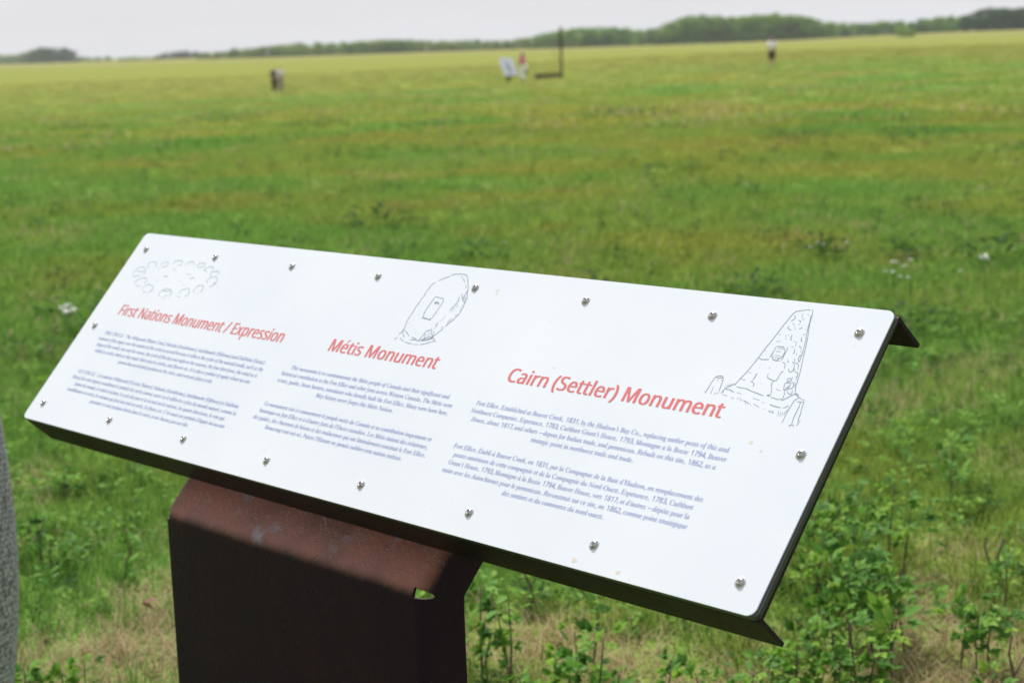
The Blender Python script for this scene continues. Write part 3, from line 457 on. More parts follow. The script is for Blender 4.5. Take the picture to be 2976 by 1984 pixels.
GLYPHS_TITLE = """ 175
(201|126,-106 95,-65 70,-20 51,28 37,79 30,131 27,184 30,238 37,291 51,342 70,391 95,437 126,480 181,480 153,436 129,390 110,340 97,289 89,238 87,185 89,133 97,82 110,32 129,-17 152,-63 181,-106
)201|21,-106 49,-63 73,-17 91,32 104,82 112,133 115,185 112,238 104,289 91,340 73,390 49,436 20,480 76,480 107,437 132,391 151,342 164,291 172,238 175,184 172,131 164,79 151,28 132,-20 107,-65 76,-106
/250|7,0 185,480 243,480 64,0
C424|261,-7 215,-3 174,7 139,24 109,46 85,75 65,109 52,149 44,192 41,240 44,287 53,330 67,368 88,403 114,431 146,455 183,472 225,483 271,486 320,483 364,474 404,458 379,407 364,413 348,420 330,425 311,430 292,432 271,433 223,427 182,410 149,381 124,343 110,296 105,240 109,184 123,137 146,98 178,69 219,52 270,46 291,47 311,49 330,52 348,56 367,60 385,65 385,13 367,7 348,2 329,-2 309,-5 286,-6
E373|65,0 65,480 333,480 333,426 126,426 126,277 321,277 321,224 126,224 126,53 333,53 333,0
F349|65,0 65,480 333,480 333,426 126,426 126,257 320,257 320,203 126,203 126,0
M609|65,0 65,480 154,480 302,87 305,87 455,480 544,480 544,0 484,0 484,295 484,318 485,341 486,364 487,385 488,404 489,420 486,420 326,0 277,0 119,420 116,420 117,405 119,386 120,364 120,340 121,316 121,291 121,0
N510|65,0 65,480 135,480 391,83 394,83 393,91 393,102 392,115 391,130 391,145 390,162 389,178 389,194 389,209 389,480 445,480 445,0 375,0 118,398 116,398 117,381 118,362 119,340 120,316 121,292 121,268 121,0
S369|166,-7 140,-6 115,-4 91,-1 70,4 51,9 34,16 34,74 52,67 72,60 94,54 119,50 143,47 169,46 201,48 228,55 249,66 265,82 274,101 277,123 276,138 272,151 267,163 258,173 247,183 232,192 214,202 191,211 164,222 126,238 96,256 72,276 54,300 44,329 40,364 42,388 49,410 60,429 74,446 92,460 114,471 138,480 165,485 193,486 219,485 243,483 266,479 287,473 307,467 326,459 307,408 290,414 272,420 253,426 233,430 213,432 192,433 165,431 142,425 124,414 112,400 104,383 101,363 103,348 106,335 111,323 120,313 131,303 144,294 161,285 182,276 206,267 233,256 257,245 278,233 296,221 310,207 322,191 330,173 335,152 337,128 332,89 317,56 291,29 256,9 215,-3
a377|144,-7 114,-4 86,5 63,19 45,40 34,67 31,100 36,133 50,161 73,183 106,200 150,210 203,215 265,217 265,238 262,265 256,286 245,301 230,311 212,316 190,318 172,317 154,315 136,310 120,304 104,298 89,291 71,335 87,343 106,350 126,357 148,362 170,365 193,366 233,363 266,353 291,337 308,314 319,283 322,245 322,0 279,0 268,51 265,51 249,33 233,19 216,7 196,0 173,-5|158,41 187,44 212,52 234,66 251,86 261,112 264,144 264,176 211,174 171,170 140,163 118,152 103,138 95,121 92,99 94,81 100,66 110,55 124,47 140,43
e379|210,-7 177,-4 147,3 120,14 96,30 75,51 59,76 47,106 39,140 37,177 39,215 46,249 57,279 72,305 90,326 112,344 138,357 166,364 196,367 226,364 252,358 276,347 296,331 313,312 327,290 337,264 343,235 345,204 345,169 98,169 102,131 113,100 129,76 152,58 180,47 213,44 235,44 255,46 274,50 292,55 310,61 328,69 328,17 310,9 292,4 274,-1 255,-4 234,-6|99,216 283,216 280,244 273,269 262,290 245,306 223,315 195,318 169,315 147,306 129,291 114,271 105,245
i173|87,420 78,421 70,424 62,429 57,436 54,446 52,457 54,469 57,479 62,486 70,491 78,494 87,495 96,494 104,491 111,486 117,479 120,469 122,457 120,446 117,436 111,429 104,424 96,421|57,0 57,360 116,360 116,0
l173|57,0 57,510 116,510 116,0
m628|57,0 57,360 105,360 113,311 117,311 129,328 144,342 162,353 182,361 202,365 223,367 273,360 310,340 333,306 336,306 350,325 366,340 386,352 407,360 429,365 452,367 489,363 520,353 543,335 560,310 570,277 574,234 574,0 515,0 515,232 507,279 483,308 442,317 410,314 385,304 367,287 355,264 347,234 345,199 345,0 286,0 286,232 278,279 253,308 212,317 180,313 155,302 137,283 125,258 118,226 116,187 116,0
n415|57,0 57,360 105,360 113,311 117,311 130,328 146,342 165,353 186,361 208,365 230,367 270,363 302,353 328,335 346,310 357,277 361,234 361,0 302,0 302,230 293,278 266,307 222,317 186,313 158,302 139,283 126,258 119,226 116,187 116,0
o406|202,-7 172,-4 143,3 117,15 94,32 75,53 58,79 46,109 39,143 37,181 42,236 57,282 82,318 116,345 156,361 204,367 236,364 264,357 290,345 314,328 333,307 349,282 361,252 368,218 370,181 365,126 350,79 325,42 291,15 250,-1|203,42 237,46 263,59 283,80 298,107 306,141 309,181 306,220 298,253 283,281 263,301 236,313 203,317 169,313 143,301 123,281 109,253 101,220 98,181 101,141 109,107 123,80 143,59 170,46
p413|57,-161 57,360 105,360 113,311 116,311 128,326 142,339 158,351 178,360 201,365 228,367 270,362 305,346 335,320 358,284 372,238 376,181 372,124 358,78 335,41 305,14 269,-1 228,-7 202,-5 179,0 159,9 142,20 128,32 116,46 112,46 113,37 114,28 115,17 116,6 116,-4 116,-13 116,-161|219,42 240,44 258,50 273,60 286,74 296,90 305,110 310,132 314,155 315,181 312,220 304,253 291,280 272,301 248,313 218,317 185,314 159,303 140,286 127,262 119,231 116,192 116,181 119,140 126,106 138,78 157,58 184,46
r277|57,0 57,360 105,360 112,294 115,294 128,313 143,330 160,345 179,357 201,364 225,367 232,367 239,366 247,366 254,365 261,364 267,363 260,308 254,310 248,311 241,312 234,312 227,313 221,313 203,311 186,306 169,298 154,286 141,272 131,256 123,236 118,215 116,192 116,0
s322|148,-7 124,-6 102,-4 83,-1 66,4 50,9 35,16 35,70 50,63 68,56 87,50 107,45 128,42 149,41 176,43 198,47 214,55 225,66 232,79 234,94 234,103 231,111 227,118 221,125 212,133 200,140 186,147 168,155 146,164 124,173 104,182 86,191 71,200 58,211 48,223 40,237 36,253 34,271 38,299 51,323 72,342 99,356 132,364 169,367 191,366 211,364 231,360 249,355 267,350 284,343 264,296 248,301 233,307 216,312 200,315 183,318 165,318 143,317 124,313 110,307 99,298 93,287 91,275 92,265 95,257 99,249 107,243 116,236 129,229 144,222 162,215 183,206 205,198 225,189 242,180 257,170 269,159 279,147 286,133 290,118 291,99 287,67 274,41 253,20 224,5 189,-4
t242|167,-7 149,-6 132,-2 115,3 100,11 87,22 77,37 68,55 63,78 62,105 62,314 11,314 11,343 62,366 86,443 121,443 121,360 225,360 225,314 121,314 121,106 123,86 128,70 137,57 148,49 162,43 177,42 186,42 196,43 205,44 214,46 221,47 228,49 228,4 221,1 212,-1 201,-4 189,-5 178,-6
u415|184,-7 144,-3 111,7 86,25 68,49 57,83 53,124 53,360 113,360 113,128 122,81 148,52 193,42 229,46 256,57 276,76 289,102 296,134 299,173 299,360 358,360 358,0 310,0 301,48 298,48 285,31 269,17 250,6 229,-1 207,-5
x355|12,0 142,184 18,360 85,360 178,224 270,360 336,360 212,184 343,0 276,0 178,144 79,0"""
STROKES = {'circle': "244,1804 256,1846 270,1896 336,1914 420,1885 455,1849 435,1810|302,1851 362,1848 432,1865|270,1785 354,1788 396,1807|340,1907 348,1918|408,1913 400,1944 420,1972 469,1992 534,1976 557,1952 556,1926|424,1904 476,1914|630,1951 628,1976 684,2005 736,2002 758,1960 714,1942 682,1937|832,1984 820,2012 841,2029 942,2047 966,2014 968,1980|912,1962 964,1993|1038,1992 1050,2018 1098,2046 1140,2046 1180,2020 1184,2000|1115,2012 1135,1998|1248,1992 1240,2017 1267,2035 1342,2046 1365,2028 1349,1999 1290,1978|1235,2006 1281,1980|1396,1956 1408,1996 1504,2016 1538,1998 1527,1967|1402,1966 1427,1953 1470,1952|1537,1918 1548,1959 1638,1972 1667,1955 1670,1920|1553,1900 1592,1911|1546,1832 1572,1887 1605,1897 1655,1911 1694,1888 1722,1861 1718,1812 1652,1778|1571,1812 1578,1842|1682,1813 1694,1853|1697,1812 1710,1850|383,1699 384,1733 424,1762 483,1789 549,1777 571,1750 558,1714|389,1713 392,1749|435,1686 483,1672 534,1682|584,1644 590,1680 614,1718 676,1710 740,1703 770,1668 766,1636 724,1622|612,1628 662,1616 699,1616|730,1643 743,1664|746,1635 761,1662|916,1606 922,1642 932,1678 982,1696 1024,1698 1096,1684 1120,1652 1114,1634|940,1669 990,1664 1086,1679|1036,1608 1059,1630|1050,1602 1079,1625|998,1579 1005,1595|1025,1574 1043,1594|1047,1574 1072,1594|918,1601 945,1611|1116,1601 1135,1651|1236,1664 1232,1694 1255,1708 1330,1736 1362,1732 1389,1700 1400,1660 1369,1632|1247,1625 1286,1621 1284,1639|1379,1684 1388,1704|1448,1700 1450,1745 1470,1784 1548,1794 1577,1753 1582,1724 1560,1710|1466,1690 1483,1694|1517,1688 1518,1703|1534,1692 1534,1706|1571,1713 1578,1743|880,1921 898,1930 927,1930|940,1894 973,1910|801,1830 838,1830 883,1837|732,1768 765,1785|1106,1797 1146,1808|1257,1836 1292,1860 1336,1859|1147,1892 1234,1892|1205,1761 1232,1772|612,1916 649,1924",
           'rock': "4669,1626 4632,1694 4634,1778 4642,1822 4638,1879 4650,1912 4645,1932 4661,1982 4656,2024 4662,2062 4670,2108 4702,2132|4724,2146 4760,2174 4794,2191 4826,2208|4836,2216 4856,2228 4899,2239 4938,2238 4956,2246 4986,2240 5015,2238 5044,2210 5057,2200 5063,2182 5083,2171 5081,2160 5121,2118 5129,2082 5168,2029 5177,1999 5180,1964 5190,1918 5184,1892 5186,1846 5170,1824 5164,1798 5149,1776 5123,1742 5112,1718|5105,1696 5078,1665 5063,1642 5042,1612 4990,1596 4953,1578 4926,1562 4894,1560 4912,1583 4920,1615 4925,1652 4948,1664 4972,1668|4799,1991 4782,1894 4780,1777 4840,1771 4902,1762 4912,1836 4920,1914 4924,1983 4836,1987 4820,1992 4799,1991|4782,1774 4846,1766 4908,1761|4830,1926 4841,1946 4865,1930 4893,1917 4885,1937 4858,1940 4842,1916|4860,1950 4844,1932 4828,1928|4964,2226 4976,2214 4974,2203|5004,2200 5008,2188 5028,2179 5040,2166|5068,2144 5089,2125 5096,2108|5125,2087 5134,2026 5119,2004|5083,2046 5102,2032 5119,2004 5178,1963|5127,2010 5177,1974|5132,2020 5175,1988|5134,2030 5172,2006|5074,2020 5084,2000 5093,1969 5077,1931 5059,1868|5062,1899 5104,1865|5075,1916 5110,1884|5081,1942 5119,1910|5092,1954 5125,1924|5092,1980 5106,1974|5044,1822 5032,1782|5018,1776 5022,1761|5010,1752 4990,1718|5008,1738 5014,1703|5000,1722 5004,1682|5160,1918 5181,1892|5158,1948 5193,1918|5165,1856 5182,1838|5154,1848 5165,1826|5133,1806 5147,1778|5124,1798 5132,1768|5112,1784 5122,1744|5070,1720 5084,1691|5090,1718 5098,1698|4970,1690 4982,1668 5010,1616|5016,1665 5026,1633 5028,1613|4960,1656 4992,1604|4956,1630 4981,1592|4925,1626 4958,1589 4947,1578|4925,1564 4973,1568 5008,1580 5049,1610|4686,1620 4714,1613 4732,1597 4768,1578|4644,1615 4682,1586 4718,1559|4796,1577 4829,1566 4866,1568|4800,1548 4832,1552 4862,1556 4904,1549 4922,1551|4934,1552 4965,1562 5018,1576 5050,1600 5062,1596 5070,1578|4669,1556 4689,1538 4732,1526|4749,1522 4798,1512 4844,1514|4864,1508 4928,1517|4943,1518 5010,1534 5066,1568|4628,1580 4648,1618 4670,1624|4643,1644 4654,1624|4638,1638 4662,1622|4608,1532 4623,1548|4621,1524 4638,1554|5071,1588 5077,1563|5088,1590 5088,1570|5066,1560 5102,1572|4694,1919 4701,1912|4706,1842 4713,1837|4724,1798 4734,1798|4694,1742 4702,1741|4678,1702 4686,1700|4720,1680 4728,1679|4700,1656 4706,1654|4772,1651 4778,1655|4810,1617 4822,1620|4858,1614 4866,1618|4778,1766 4784,1763|4870,1684 4874,1686|4926,1720 4932,1718|4768,1882 4772,1880|4768,1862 4771,1859",
           'cairn': "8180,1584 8198,1646 8223,1695 8236,1739 8262,1830 8274,1892 8292,1954 8310,2016 8322,2071 8349,2166 8368,2235 8410,2244 8458,2260 8490,2260|8504,2266 8518,2239 8530,2177 8542,2122 8578,2028 8587,1980 8606,1914 8621,1847 8646,1762 8658,1695 8664,1642 8685,1598 8720,1582|8514,2218 8530,2162 8536,2114 8555,2060 8558,2026 8574,2028|8568,2020 8577,1966 8593,1912 8592,1884 8602,1844 8592,1836 8573,1882 8592,1898|8360,1938 8450,1942 8448,1827 8355,1829 8360,1938|8450,1942 8458,1930 8454,1828|8403,1824 8448,1826|8360,1846 8350,1880|8350,1846 8348,1862|8378,1922 8433,1926|8377,1898 8418,1900|8378,1866 8431,1866|8374,1848 8426,1848|8262,1830 8285,1819 8317,1820 8355,1829|8472,1820 8501,1810 8510,1770|8544,1830 8564,1829 8585,1781 8582,1752 8554,1752 8544,1778|8547,1864 8570,1826|8572,1826 8600,1827 8620,1778|8578,1786 8598,1776|8585,1774 8601,1762|8606,1759 8632,1756 8642,1720 8632,1712|8406,1686 8470,1664 8500,1672 8494,1740 8514,1750|8406,1686 8402,1720|8470,1664 8470,1620 8490,1609 8502,1550|8476,1546 8502,1543 8488,1558 8476,1546|8310,1700 8314,1687 8304,1644|8292,1638 8331,1627 8332,1596|8202,1645 8245,1639|8242,1701 8264,1706|8302,1696 8320,1702|8519,1606 8564,1600|8578,1676 8570,1700 8600,1707 8610,1682 8578,1676|8571,1662 8613,1675 8619,1635 8596,1598 8577,1616 8571,1662|8590,1610 8596,1638|8602,1612 8606,1647|8613,1675 8642,1672 8649,1630 8612,1620|8596,1598 8612,1567 8605,1524 8508,1540|8618,1608 8634,1583 8666,1582 8650,1620|8635,1672 8664,1642|8636,1685 8667,1649|8600,1721 8613,1688|8630,1725 8652,1694|8200,1580 8265,1572 8288,1578 8312,1566 8389,1553 8456,1539|8109,1552 8138,1546 8154,1549 8206,1532|8226,1536 8270,1528|8116,1512 8109,1552 8158,1584 8178,1601|8119,1568 8122,1582|8134,1574 8136,1590|8148,1583 8151,1597|8104,1506 8104,1534|8118,1502 8164,1495|8196,1490 8232,1484|8255,1481 8260,1499|8278,1478 8280,1495|8292,1473 8293,1490|8308,1482 8360,1470 8369,1461|8400,1469 8463,1448|8376,1510 8439,1502|8532,1483 8590,1472 8628,1473|8645,1472 8668,1481 8680,1496|8464,1490 8484,1489|8332,1469 8351,1454|8380,1460 8390,1454|8500,1444 8508,1442|8605,1524 8640,1550 8672,1582 8698,1600 8720,1582 8726,1564|8682,1590 8732,1571|8729,1564 8742,1572|8544,1434 8592,1428|8553,1436 8561,1420|8566,1438 8582,1420|8582,1440 8590,1418|8624,1447 8636,1408|8644,1440 8654,1405|8661,1440 8667,1414|8674,1448 8680,1422|8684,1463 8686,1444|8693,1484 8696,1452|8727,1560 8704,1546 8700,1499 8692,1444 8695,1372|8694,1358 8695,1385|8732,1538 8761,1532 8785,1552 8788,1496 8802,1449 8802,1409 8818,1369|8761,1532 8765,1476 8761,1416 8772,1364|8735,1565 8785,1552|8754,1348 8779,1366 8798,1346|8766,1337 8764,1356|8808,1360 8824,1370|8822,1380 8820,1406|7971,1494 7979,1548 7982,1597 7992,1634 8027,1645 8061,1640 8072,1568 8078,1520|7992,1634 8020,1624 8059,1633|8020,1624 8022,1600|8050,1614 8064,1609|8019,1500 8014,1552|8017,1490 8024,1505|8052,1488 8058,1510|8068,1498 8082,1514|7962,1502 7981,1495|8378,2202 8396,2194 8400,2172 8376,2156|8441,2224 8452,2186|8482,2224 8498,2216|8406,2216 8410,2214|8434,2166 8456,2164 8458,2147|8458,2176 8479,2182|8394,2140 8418,2127|8450,2132 8463,2136|8376,2112 8380,2088 8416,2082|8424,2115 8446,2086|8470,2099 8488,2105 8490,2116|8512,2129 8518,2122|8518,2102 8526,2096|8326,2034 8348,2034|8389,2040 8408,2004|8409,2039 8418,2040|8440,2046 8444,2004 8458,2003|8532,2064 8532,2050|8526,2057 8540,2062|8338,1976 8374,1982|8476,1994 8488,1992|8499,1998 8512,1957|8526,2036 8532,2002 8546,2007|8538,1960 8561,1956|8538,1968 8548,1955|8554,1956 8580,1910|8515,1937 8528,1904 8516,1898|8478,1950 8506,1950|8544,1906 8554,1887|8556,1859 8556,1845|8284,1892 8298,1892|8305,1780 8310,1777|8305,1752 8310,1748|8390,1767 8393,1754|8502,1844 8516,1830 8504,1824|8376,1634 8380,1633"}

def load_glyphs(s):
    d = {}
    for line in s.split('\n'):
        if not line: continue
        ch, parts = line[0], line[1:].split('|')
        loops = [[tuple(map(int, q.split(','))) for q in L.split()] for L in parts[1:]]
        loops = [L for L in loops if len(L) > 2]
        if ch == '–': loops = [[(20, 150), (380, 150), (388, 200), (28, 200)]]
        
        if ch == 'h' and s is GLYPHS_BODY:                          # the lone larger h, brought to the size of the rest
            loops = [[(x * 0.88, y * 0.94) for x, y in L] for L in loops]
            parts[0] = str(int(int(parts[0]) * 0.88))
        if s is GLYPHS_BODY and ch.isalpha(): loops = [[(x - 0.25 * y, y) for x, y in L] for L in loops]
        tris, flat = [], []
        if loops:
            flat = [p for L in loops for p in L]
            start = [sum(len(q) for q in loops[:i]) for i in range(len(loops))]
            def inside(p, L):
                c = False
                for (x0, y0), (x1, y1) in zip(L, L[1:] + L[:1]):
                    if (y0 > p[1]) != (y1 > p[1]) and p[0] < (x1 - x0) * (p[1] - y0) / (y1 - y0) + x0: c = not c
                return c
            host = [next((j for j, M in enumerate(loops) if j != i and inside(L[0], M)), None) for i, L in enumerate(loops)]
            for i in range(len(loops)):
                if host[i] is not None: continue
                grp = [i] + [j for j in range(len(loops)) if host[j] == i]
                ids = [start[j] + k for j in grp for k in range(len(loops[j]))]
                for t in tessellate_polygon([[Vector((x, y, 0)) for x, y in loops[j]] for j in grp]):
                    tris.append(tuple(ids[k] for k in t))
        xs = [p[0] for p in flat] or [0]; ys = [p[1] for p in flat] or [0]
        if False: pass
        d[ch] = (int(parts[0]), flat, tris, (min(xs), max(xs), max(ys)))
    return d

GB, GT = load_glyphs(GLYPHS_BODY), load_glyphs(GLYPHS_TITLE)
ACC = {'é': ('e', 'a'), 'è': ('e', 'g'), 'ê': ('e', 'c'), 'É': ('E', 'a'), 'à': ('a', 'g'), 'â': ('a', 'c'), 'ô': ('o', 'c'),
       'ó': ('o', 'a'), 'ù': ('u', 'g'), 'û': ('u', 'c'), 'ē': ('e', 'c')}

def set_text(text, glyphs, width, size, shifts=((0, 0),), track=0.0):
    """lays one line out from x=0; returns verts (x,y), faces; width is the wanted length (None keeps the natural one)"""
    x = 0.0; V = []; Fc = []
    for ch in text:
        acc = None
        if ch in ACC: ch, acc = ACC[ch]
        if ch not in glyphs: x += 250; continue
        adv, flat, tris, (gx0, gx1, gy) = glyphs[ch]
        for sx, sy in shifts:
            b = len(V)
            V += [(x + px + sx, py + sy, len(shifts) > 1 and sx * 1e-6 or 0) for px, py in flat]
            Fc += [tuple(b + k for k in t) for t in tris]
        if acc:
            cx = x + (gx0 + gx1) / 2; y0 = gy + 40; b = len(V)
            t = 26 if glyphs is GB else 44
            if acc == 'a': V += [(cx - 45, y0, 0), (cx - 45 + t, y0, 0), (cx + 60 + t, y0 + 140, 0), (cx + 60, y0 + 140, 0)]; Fc += [(b, b + 1, b + 2, b + 3)]
            elif acc == 'g': V += [(cx - 45, y0 + 140, 0), (cx + 20, y0, 0), (cx + 20 + t, y0, 0), (cx - 45 + 2 * t, y0 + 140, 0)]; Fc += [(b, b + 1, b + 2, b + 3)]
            else:
                V += [(cx - 80, y0, 0), (cx - 80 + t, y0, 0), (cx + 10, y0 + 85, 0), (cx + 50, y0, 0), (cx + 50 + t, y0, 0), (cx + 25, y0 + 130, 0), (cx - 5, y0 + 130, 0)]
                Fc += [(b, b + 1, b + 2, b + 6), (b + 2, b + 3, b + 4, b + 5), (b + 2, b + 5, b + 6)]
        x += adv + track
    x0 = min(v[0] for v in V); x1 = max(v[0] for v in V)
    s = size / 1000.0
    kx = s if width is None else width / (x1 - x0)
    return [((v[0] - x0) * kx, v[1] * s, v[2]) for v in V], Fc

# ------------------------------------------------------------------ the interpretive sign
BL = Vector((-0.99091066, 3.26161628, 0.89521869))
UX = Vector((0.6977553, -0.7163362, 0))
YAW = math.atan2(UX.y, UX.x)
PW, PH = 1.83, 0.4645
Z0 = BL.z
VY = Vector((0, 0.6823469, 0.7310285))                              # up the slope, sign frame
NN = Vector((0, -0.7310285, 0.6823469))                             # out of the face
def P(u, v, w=0.0): return Vector((u, 0, Z0)) + VY * v + NN * w

sign = empty('interpretive_sign', (BL.x, BL.y, 0), YAW)
tag(sign, 'white sloping sign panel with red headings bolted on a rusty brown steel post', 'sign')

def rounded_rect(w, h, r, n=8, x0=0.0, y0=0.0):
    pts = []
    for cx, cy, a0 in ((w - r, r, -90), (w - r, h - r, 0), (r, h - r, 90), (r, r, 180)):
        for k in range(n + 1):
            a = math.radians(a0 + 90 * k / n)
            pts.append((x0 + cx + r * math.cos(a), y0 + cy + r * math.sin(a)))
    return pts

def slab(pts, w0, w1):
    n = len(pts)
    V = [P(u, v, w0) for u, v in pts] + [P(u, v, w1) for u, v in pts]
    Fc = [tuple(range(n, 2 * n)), tuple(reversed(range(n)))]
    Fc += [(i, (i + 1) % n, n + (i + 1) % n, n + i) for i in range(n)]
    return V, Fc

V, Fc = slab([(u + 0.0012 + (0.0035 * (1 - v / PH) if u > 1 else 0), v - 0.0006) for u, v in rounded_rect(PW, PH, 0.011)], -0.0098, -0.0023)
link('backing_board', mesh('backing_board', V, Fc, plain('black_board_edge', (0.018, 0.019, 0.024), 0.5)), sign)
V, Fc = slab(rounded_rect(PW, PH, 0.013), -0.0022, 0.0)
panel = link('panel', mesh('panel', V, Fc, PANEL), sign)

def printed(name, VF_list, mat, w=0.00025, label=None):
    V, Fc = [], []
    for vs, fs, u, v in VF_list:
        b = len(V)
        V += [P(u + a, v + c, w + z) for a, c, z in vs]
        Fc += [tuple(b + k for k in f) for f in fs]
    me = mesh(name, V, Fc, mat)
    bm = bmesh.new(); bm.from_mesh(me)
    n = (NN)
    for f in bm.faces:
        if f.normal.dot(n) < 0: f.normal_flip()
    bm.to_mesh(me); bm.free()
    o = link(name, me, panel)
    if label: o['label'] = label
    return o

TITLES = [("First Nations Monument / Expression", 0.0905, 0.6404), ("Métis Monument", 0.7748, 1.0553), ("Cairn (Settler) Monument", 1.2185, 1.6393)]
SH = tuple((dx, 0) for dx in (-18, 0, 18))
for t, a, b in TITLES:
    vs, fs = set_text(t, GT, b - a, 0.0515, SH, 4)
    printed('title_lettering', [(vs, fs, a, 0.2637)], INK_RED, 0.0003, 'red heading reading ' + t)

PARAS = [
 (0.3600, 0.2150, [("THE CIRCLE   The Nēhiyawak (Plains Cree), Nakoda (Assiniboine), Anishinaabe (Ojibway) and Dakhóta (Sioux)", .0913, .6332),
   ("nations of this region view the symbol of the circle as sacred because it reflects the cycles of the natural world, such as the", .0827, .6399),
   ("shape of the world, sun and the moon, the cycle of the day and night or the seasons, the four directions, the wind as it", .0888, .6336),
   ("whirls in circles, birds as they make their nests in circles, and flowers etc. It is also a symbol of equity where no one", .096, .6251),
   ("person has an elevated position in the circle, and everyone plays a role.", .1985, .5215)]),
 (0.3600, 0.1210, [("LE CERCLE   Les nations Nēhiyawak (Cris des Plaines), Nakoda (Assiniboine), Anishinaabe (Ojibway) et Dakhóta", .0853, .6343),
   ("(Sioux) de cette région considèrent le symbole du cercle comme sacré car il reflète les cycles du monde naturel, comme la", .0806, .6396),
   ("forme du monde, le soleil et la lune, le cycle du jour et de la nuit ou les saisons, les quatre directions, le vent qui", .1019, .617),
   ("tourbillonne en cercle, les oiseaux qui font leur nid en cercle, les fleurs, etc. C'est aussi un symbole d'équité où aucune", .0903, .6301),
   ("personne n'a une position élevée dans le cercle, et où chacun joue un rôle.", .1900, .5300)]),
 (0.9155, 0.2155, [("This monument is to commemorate the Métis people of Canada and their significant and", .71, 1.1223),
   ("historical contribution to the Fort Ellice and other forts across Western Canada. The Métis were", .6933, 1.1384),
   ("scouts, guides, bison hunters, translators who literally built the Fort Ellice. Many were born here.", .692, 1.1373),
   ("May history never forget this Métis Nation.", .8126, 1.0151)]),
 (0.9155, 0.1378, [("Ce monument vise à commémorer le peuple métis du Canada et sa contribution importante et", .6965, 1.1335),
   ("historique au fort Ellice et à d'autres forts de l'Ouest canadien. Les Métis étaient des éclaireurs,", .6937, 1.1349),
   ("des guides, des chasseurs de bisons et des traducteurs qui ont littéralement construit le Fort Ellice.", .6892, 1.14),
   ("Beaucoup sont nés ici. Puisse l'Histoire ne jamais oublier cette nation métisse.", .7344, 1.0939)]),
 (1.432, 0.2145, [("Fort Ellice. Established at Beaver Creek, 1831, by the Hudson's Bay Co., replacing earlier posts of this and", 1.1859, 1.6806),
   ("Northwest Companies. Esperance, 1783, Cuthbert Grant's House, 1793, Montagne a la Bosse 1794, Beaver", 1.1825, 1.6827),
   ("House, about 1817, and others – depots for Indian trade, and pemmican. Rebuilt on this site, 1862, as a", 1.1937, 1.6725),
   ("strategic point in northwest trails and trade.", 1.3308, 1.5333)]),
 (1.432, 0.1362, [("Fort Ellice. Établi à Beaver Creek, en 1831, par la Compagnie de la Baie d'Hudson, en remplacement des", 1.1877, 1.6765),
   ("postes antérieurs de cette compagnie et de la Compagnie du Nord-Ouest. Espérance, 1783, Cuthbert", 1.1964, 1.6669),
   ("Grant's House, 1793, Montagne à la Bosse 1794, Beaver House, vers 1817, et d'autres – dépôts pour la", 1.1958, 1.6699),
   ("traite avec les Autochtones pour le pemmican. Reconstruit sur ce site, en 1862, comme point stratégique", 1.1913, 1.6728),
   ("des sentiers et du commerce du nord-ouest.", 1.3325, 1.5332)])]
for c, v0, lines in PARAS:
    L = []
    for k, (t, a, b) in enumerate(lines):
        w = b - a
        vs, fs = set_text(t, GB, w, 0.0168, ((-3, 0), (3, 0)))
        L.append((vs, fs, c - w / 2, v0 - 0.01425 * k))
    printed('paragraph_lettering', L, INK_BLUE, 0.0003, 'blue paragraph beginning ' + ' '.join(lines[0][0].split()[:4]))

def drawing(key, mat, width, label):
    V, Fc = [], []
    for st in STROKES[key].split('|'):
        pts = [Vector((float(a), float(b))) / 5000 for a, b in (q.split(',') for q in st.split())]
        if len(pts) > 2:                                            # soften the corners of the pen line
            q = [pts[0]]
            for i in range(1, len(pts)):
                q += [pts[i - 1].lerp(pts[i], 0.33), pts[i - 1].lerp(pts[i], 0.67)]
            pts = q + [pts[-1]]
        n = len(pts)
        b = len(V)
        for i, p in enumerate(pts):
            d = (pts[min(i + 1, n - 1)] - pts[max(i - 1, 0)])
            d = d.normalized() if d.length > 1e-9 else Vector((1, 0))
            s = Vector((-d.y, d.x)) * width * (0.5 if i in (0, n - 1) else random.uniform(0.75, 1.15)) / 2
            V += [P(p.x + s.x, p.y + s.y, 0.0003 + len(V) * 1e-8), P(p.x - s.x, p.y - s.y, 0.0003 + len(V) * 1e-8)]
        Fc += [(b + 2 * i + 1, b + 2 * i + 3, b + 2 * i + 2, b + 2 * i) for i in range(n - 1)]
    o = link('line_drawing', mesh('line_drawing', V, Fc, mat), panel)
    o['label'] = label
drawing('circle', INK_PALE, 0.00125, 'pale pen drawing of a ring of boulders')
drawing('rock', INK_GREY, 0.0012, 'grey pen drawing of an upright boulder with a plaque')
drawing('cairn', INK_GREY, 0.0010, 'blue grey pen drawing of a tapering stone cairn')

# tan smudges on the face
V, Fc = [], []
for (u, v, s) in ((1.093, 0.4245, 0.004), (1.095, 0.418, 0.003), (1.52, 0.012, 0.006), (1.60, 0.010, 0.005), (1.706, 0.236, 0.004), (1.728, 0.226, 0.003), (0.62, 0.335, 0.0025), (1.30, 0.300, 0.002)):
    n = 9; b = len(V)
    for k in range(n):
        a = 2 * math.pi * k / n; r = s * random.uniform(0.4, 1.1)
        V.append(P(u + r * math.cos(a), v + 0.8 * r * math.sin(a), 0.0002))
    Fc.append(tuple(range(b, b + n)))
link('dirt_smudge', mesh('dirt_smudge', V, Fc, plain('tan_dirt', (0.62, 0.57, 0.48), 0.8)), panel)['kind'] = 'stuff'

# tray behind the panel: plate with a flange bent back along the lower and upper edge
def solid(o, t, off=-1.0, bevel=None):
    s = o.modifiers.new('thickness', 'SOLIDIFY'); s.thickness = t; s.offset = off; s.use_even_offset = True
    if bevel:
        b = o.modifiers.new('edge', 'BEVEL'); b.width = bevel; b.segments = 2; b.limit_method = 'ANGLE'
    return o

